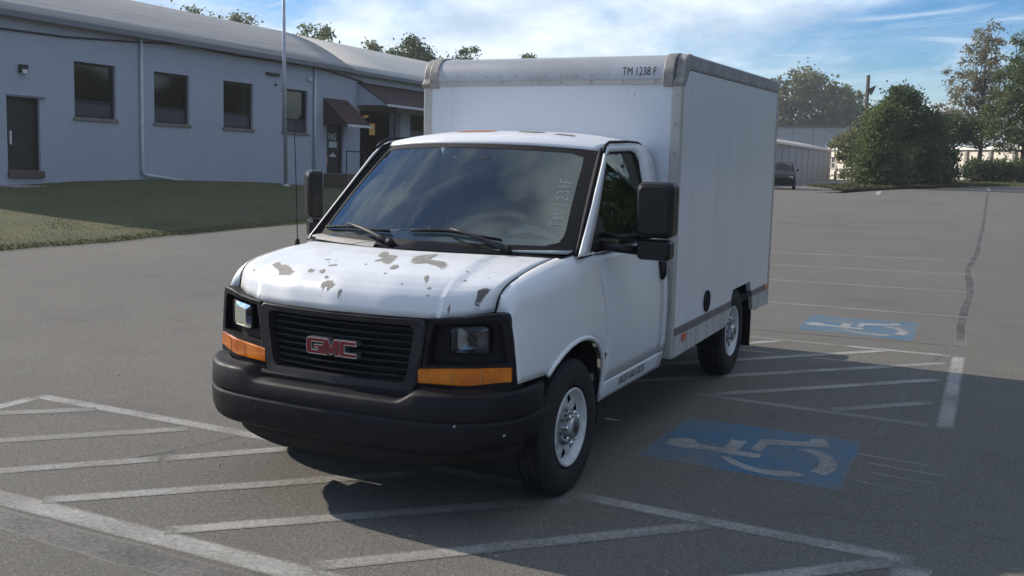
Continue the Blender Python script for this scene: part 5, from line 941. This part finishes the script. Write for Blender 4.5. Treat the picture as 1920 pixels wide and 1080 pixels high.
fil = MB().lathe_x([(.084, 0), (.084, .008), (.074, .009), (.070, .002), (.0, .002)], 28).mk('fuel_filler', 'black_gap', T, smooth=True, auto=40); fil.location = (XB+.001, 2.52, .776)
MB().lathe_x([(.036, .003), (.034, .006), (0, .007)], 18).mk('fuel_cap', 'liner', fil, smooth=True)
# nose fairing, its rail, roof and rear
def nose(k): a = k*math.pi/2; return (YF+.20-.215*max(0, math.cos(a))**.6, 2.402+.172*math.sin(a)**.92)
NO = sgrid('nose_fairing', np.linspace(-.89, .89, 12), np.linspace(0, 1, 28), lambda x, k: (x, *nose(k)), 'nose_metal', T)
MB().box(-.945, .945, YF-.012, YF+.01, 2.366, 2.402).mk('nose_rail', 'rail_metal', T)
rv = MB()
for i in range(8): x = -.82+i*.235; rv.tube([(x, YF-.012, 2.384), (x, YF-.020, 2.384)], [.011, .008], 7)
for i in range(12): 
    x = -.84+i*.12; rv.tube([(x, nose(.10)[0]+.002, nose(.10)[1]), (x, nose(.10)[0]-.007, nose(.10)[1])], [.008, .005], 6)
rv.mk('rivets', 'rail_metal', NO, kind='stuff')
MB().box(-.955, .955, YF+.19, YR, 2.562, 2.573).mk('box_roof', 'box_paint', T); MB().box(-.949, .949, YR-.03, YR-.002, .66, 2.56).mk('rear_door', 'box_paint', T); MB().box(-.9, .9, YR+.005, YR+.26, .40, .50).mk('rear_step', 'underbody', T, bevel=.01)
MB().box(.62, .84, YR-.25, YR+.08, .26, .33).mk('exhaust_pipe', 'underbody', T)
v, f = text_mesh('TM 1238 F', .080, .90, 0.0); kz = lambda zz: max(0.0, min(1.0, math.asin(min(1, max(0, (zz-2.402)/.172))**(1/.92))/(math.pi/2)))
w_ = max(p[0] for p in v); v = [(.587+p[0]*(.247/w_), nose(kz(2.428+p[1]))[0]-.0035, nose(kz(2.428+p[1]))[1]+.001) for p in v]; mk('box_number', v, f, 'ink', NO)
v, f = text_mesh('UNDER 8,600 GROSS', .078, .62, .0005); w_ = max(p[0] for p in v)
mk('rocker_lettering', [(sideX(0, .468+p[1])+.0045, .738+p[0]*(.485/w_), .468+p[1]) for p in v], f, 'ink', T)
# ---- cab interior
def seat(x):
    st_ = MB().box(x-.25, x+.25, .85, 1.36, .82, 1.0).mk('seat', 'seat_cloth', T, bevel=.05)
    bk = MB().add([(x-.25, 1.30, .98), (x+.25, 1.30, .98), (x+.23, 1.46, 1.62), (x-.23, 1.46, 1.62), (x-.25, 1.46, .98), (x+.25, 1.46, .98), (x+.23, 1.58, 1.62), (x-.23, 1.58, 1.62)], [(0, 1, 2, 3), (5, 4, 7, 6), (0, 4, 5, 1), (2, 6, 7, 3), (1, 5, 6, 2), (4, 0, 3, 7)]).mk('seat_back', 'seat_cloth', st_, bevel=.05)
    MB().box(x-.13, x+.13, 1.46, 1.56, 1.64, 1.82).mk('headrest', 'seat_cloth', st_, bevel=.03)
seat(.45); seat(-.45)
sgrid('dashboard', np.linspace(-.88, .88, 20), np.linspace(0, 1, 10), lambda x, k: (x, float(I(k, [0, .45, .6, .75, 1], [.10, .50, .58, .60, .62]))-.16*(1-(x/.9)**2)*(1-k), float(I(k, [0, .45, .6, .75, 1], [1.345, 1.375, 1.36, 1.28, .95]))), 'dash', T, solid=.01)
MB().grid(lambda u, w: (.62*(u-.5)*.62+.45, .47+.10*w, 1.375+.07*math.sin(math.pi*u)*math.sin(math.pi*(.15+.7*w))), 12, 6).mk('instrument_hood', 'dash', T, smooth=True)
sw = [(.50+.185*math.cos(a), .70+.07*math.sin(a), 1.43+.165*math.sin(a)) for a in np.linspace(0, 2*math.pi, 33)]; SW = MB().tube(sw, .014, 8, False).mk('steering_wheel', 'steer', T, smooth=True); MB().tube([(.32, .70, 1.43), (.50, .68, 1.42), (.68, .70, 1.43)], [.012, .03, .012], 8).tube([(.50, .68, 1.42), (.50, .55, 1.32)], .025, 8).mk('wheel_spokes', 'steer', SW, smooth=True)
MB().box(-.93, .93, .30, 1.62, .56, .60).mk('cab_floor', 'cab_trim', T); MB().prism([(-.955, .60), (.955, .60), (.975, .90), (.925, 1.31), (.872, 1.60), (.826, 1.85), (.79, 1.93), (-.79, 1.93), (-.826, 1.85), (-.872, 1.60), (-.925, 1.31), (-.975, .90)], 'y', 1.61, 1.622).mk('cab_back_wall', 'cab_trim', T); MB().box(-.10, .16, .52, .56, 1.80, 1.86).mk('rear_view_mirror', 'steer', T, bevel=.01)

# ================================================================== PARKED CAR on the driveway
cz_ = drop(-10.4, 60.2)
C_ = empty('parked_car', (-10.45, 60.3, cz_), (0, 0, R(11)), label='dark navy car parked on the driveway beyond the truck box', category='car')
C_.scale = (1.04, 1.04, 1.16)
def csec(y):   # (half width, z floor, z belt, z top, top half width)
    return [float(I(y, [-2.1, -2.0, -1.7, -.9, -.75, 0, .5, 1.6, 2.2, 2.35], q)) for q in ([.62, .74, .83, .86, .86, .87, .87, .86, .80, .70], [.30, .24, .22, .22, .22, .22, .22, .22, .26, .34], [.62, .72, .80, .90, .92, .94, .95, .97, .95, .88], [.64, .76, .86, .98, 1.04, 1.42, 1.46, 1.40, 1.04, .92], [.50, .62, .72, .74, .72, .58, .58, .56, .70, .62])]
v = []; ys = np.linspace(-2.1, 2.35, 30)
for y in ys:
    w_, z0, zb, zt_, wt = csec(y); v += [(-w_*.94, y, z0), (-w_, y, z0+.2), (-w_, y, zb-.12), (-w_*.96, y, zb), (-wt, y, zt_-.03), (-wt*.8, y, zt_), (0, y, zt_+.015), (wt*.8, y, zt_), (wt, y, zt_-.03), (w_*.96, y, zb), (w_, y, zb-.12), (w_, y, z0+.2), (w_*.94, y, z0)]
n = 13; f = [(i*n+j, (i+1)*n+j, (i+1)*n+(j+1) % n, i*n+(j+1) % n) for i in range(29) for j in range(n)]+[tuple(range(n)), tuple(range(29*n, 30*n))]
fixn(mk('body', v, f, 'car_navy', C_, smooth=True, auto=40))
def quad(name, pts, mt): mk(name, pts, [tuple(range(len(pts)))], mt, C_, solid=.012, solid_off=0)
quad('windscreen', [(-.66, -.745, 1.01), (.66, -.745, 1.01), (.53, -.06, 1.395), (-.53, -.06, 1.395)], 'car_glass')
for s in (1, -1):
    quad('side_glass', [(s*.79, -.62, 1.02), (s*.835, 1.5, 1.03), (s*.60, 1.25, 1.39), (s*.60, .1, 1.41)], 'car_glass')
    hl = MB().box(*sorted((s*.42, s*.72)), -2.03, -1.96, .60, .72).mk('headlight', 'chrome', C_, bevel=.01); MB().box(*sorted((s*.87, s*1.02)), -.62, -.50, .98, 1.10).mk('mirror', 'car_navy', C_, bevel=.02)
    for y in (-1.30, 1.42):
        tyc = MB().lathe_x([(.20, .09), (.30, .10), (.325, .08), (.325, -.08), (.30, -.1), (.2, -.09)], 28).mk('wheel', 'rubber', C_, smooth=True); tyc.location = (s*.78, y, .325); MB().lathe_x([(.205, .08), (.18, .07), (.05, .085), (0, .085)] if s > 0 else [(.205, -.08), (.18, -.07), (.05, -.085), (0, -.085)], 20).mk('rim', 'galvanised', tyc, smooth=True)
MB().box(-.5, .5, -2.10, -2.03, .40, .58).mk('grille', 'black_gap', C_, bevel=.01); MB().box(-.62, .62, -2.13, -2.02, .30, .38).mk('bumper', 'black_plastic', C_, bevel=.02)

# ================================================================== AIR
hz = MB().box(-2600, 2600, -2600, 2600, -5.6, 24).mk('haze', None, kind='stuff', label='thin pale morning haze filling the air', category='haze')
hm = bpy.data.materials.new('haze'); hm.use_nodes = True; hm.node_tree.nodes.clear(); ho = hm.node_tree.nodes.new('ShaderNodeOutputMaterial'); hv = hm.node_tree.nodes.new('ShaderNodeVolumePrincipled')
hv.inputs['Color'].default_value = (0.86, 0.90, 0.95, 1); hv.inputs['Density'].default_value = 0.0006; hv.inputs['Anisotropy'].default_value = 0.3
hm.node_tree.links.new(hv.outputs[0], ho.inputs['Volume']); hz.data.materials.append(hm)
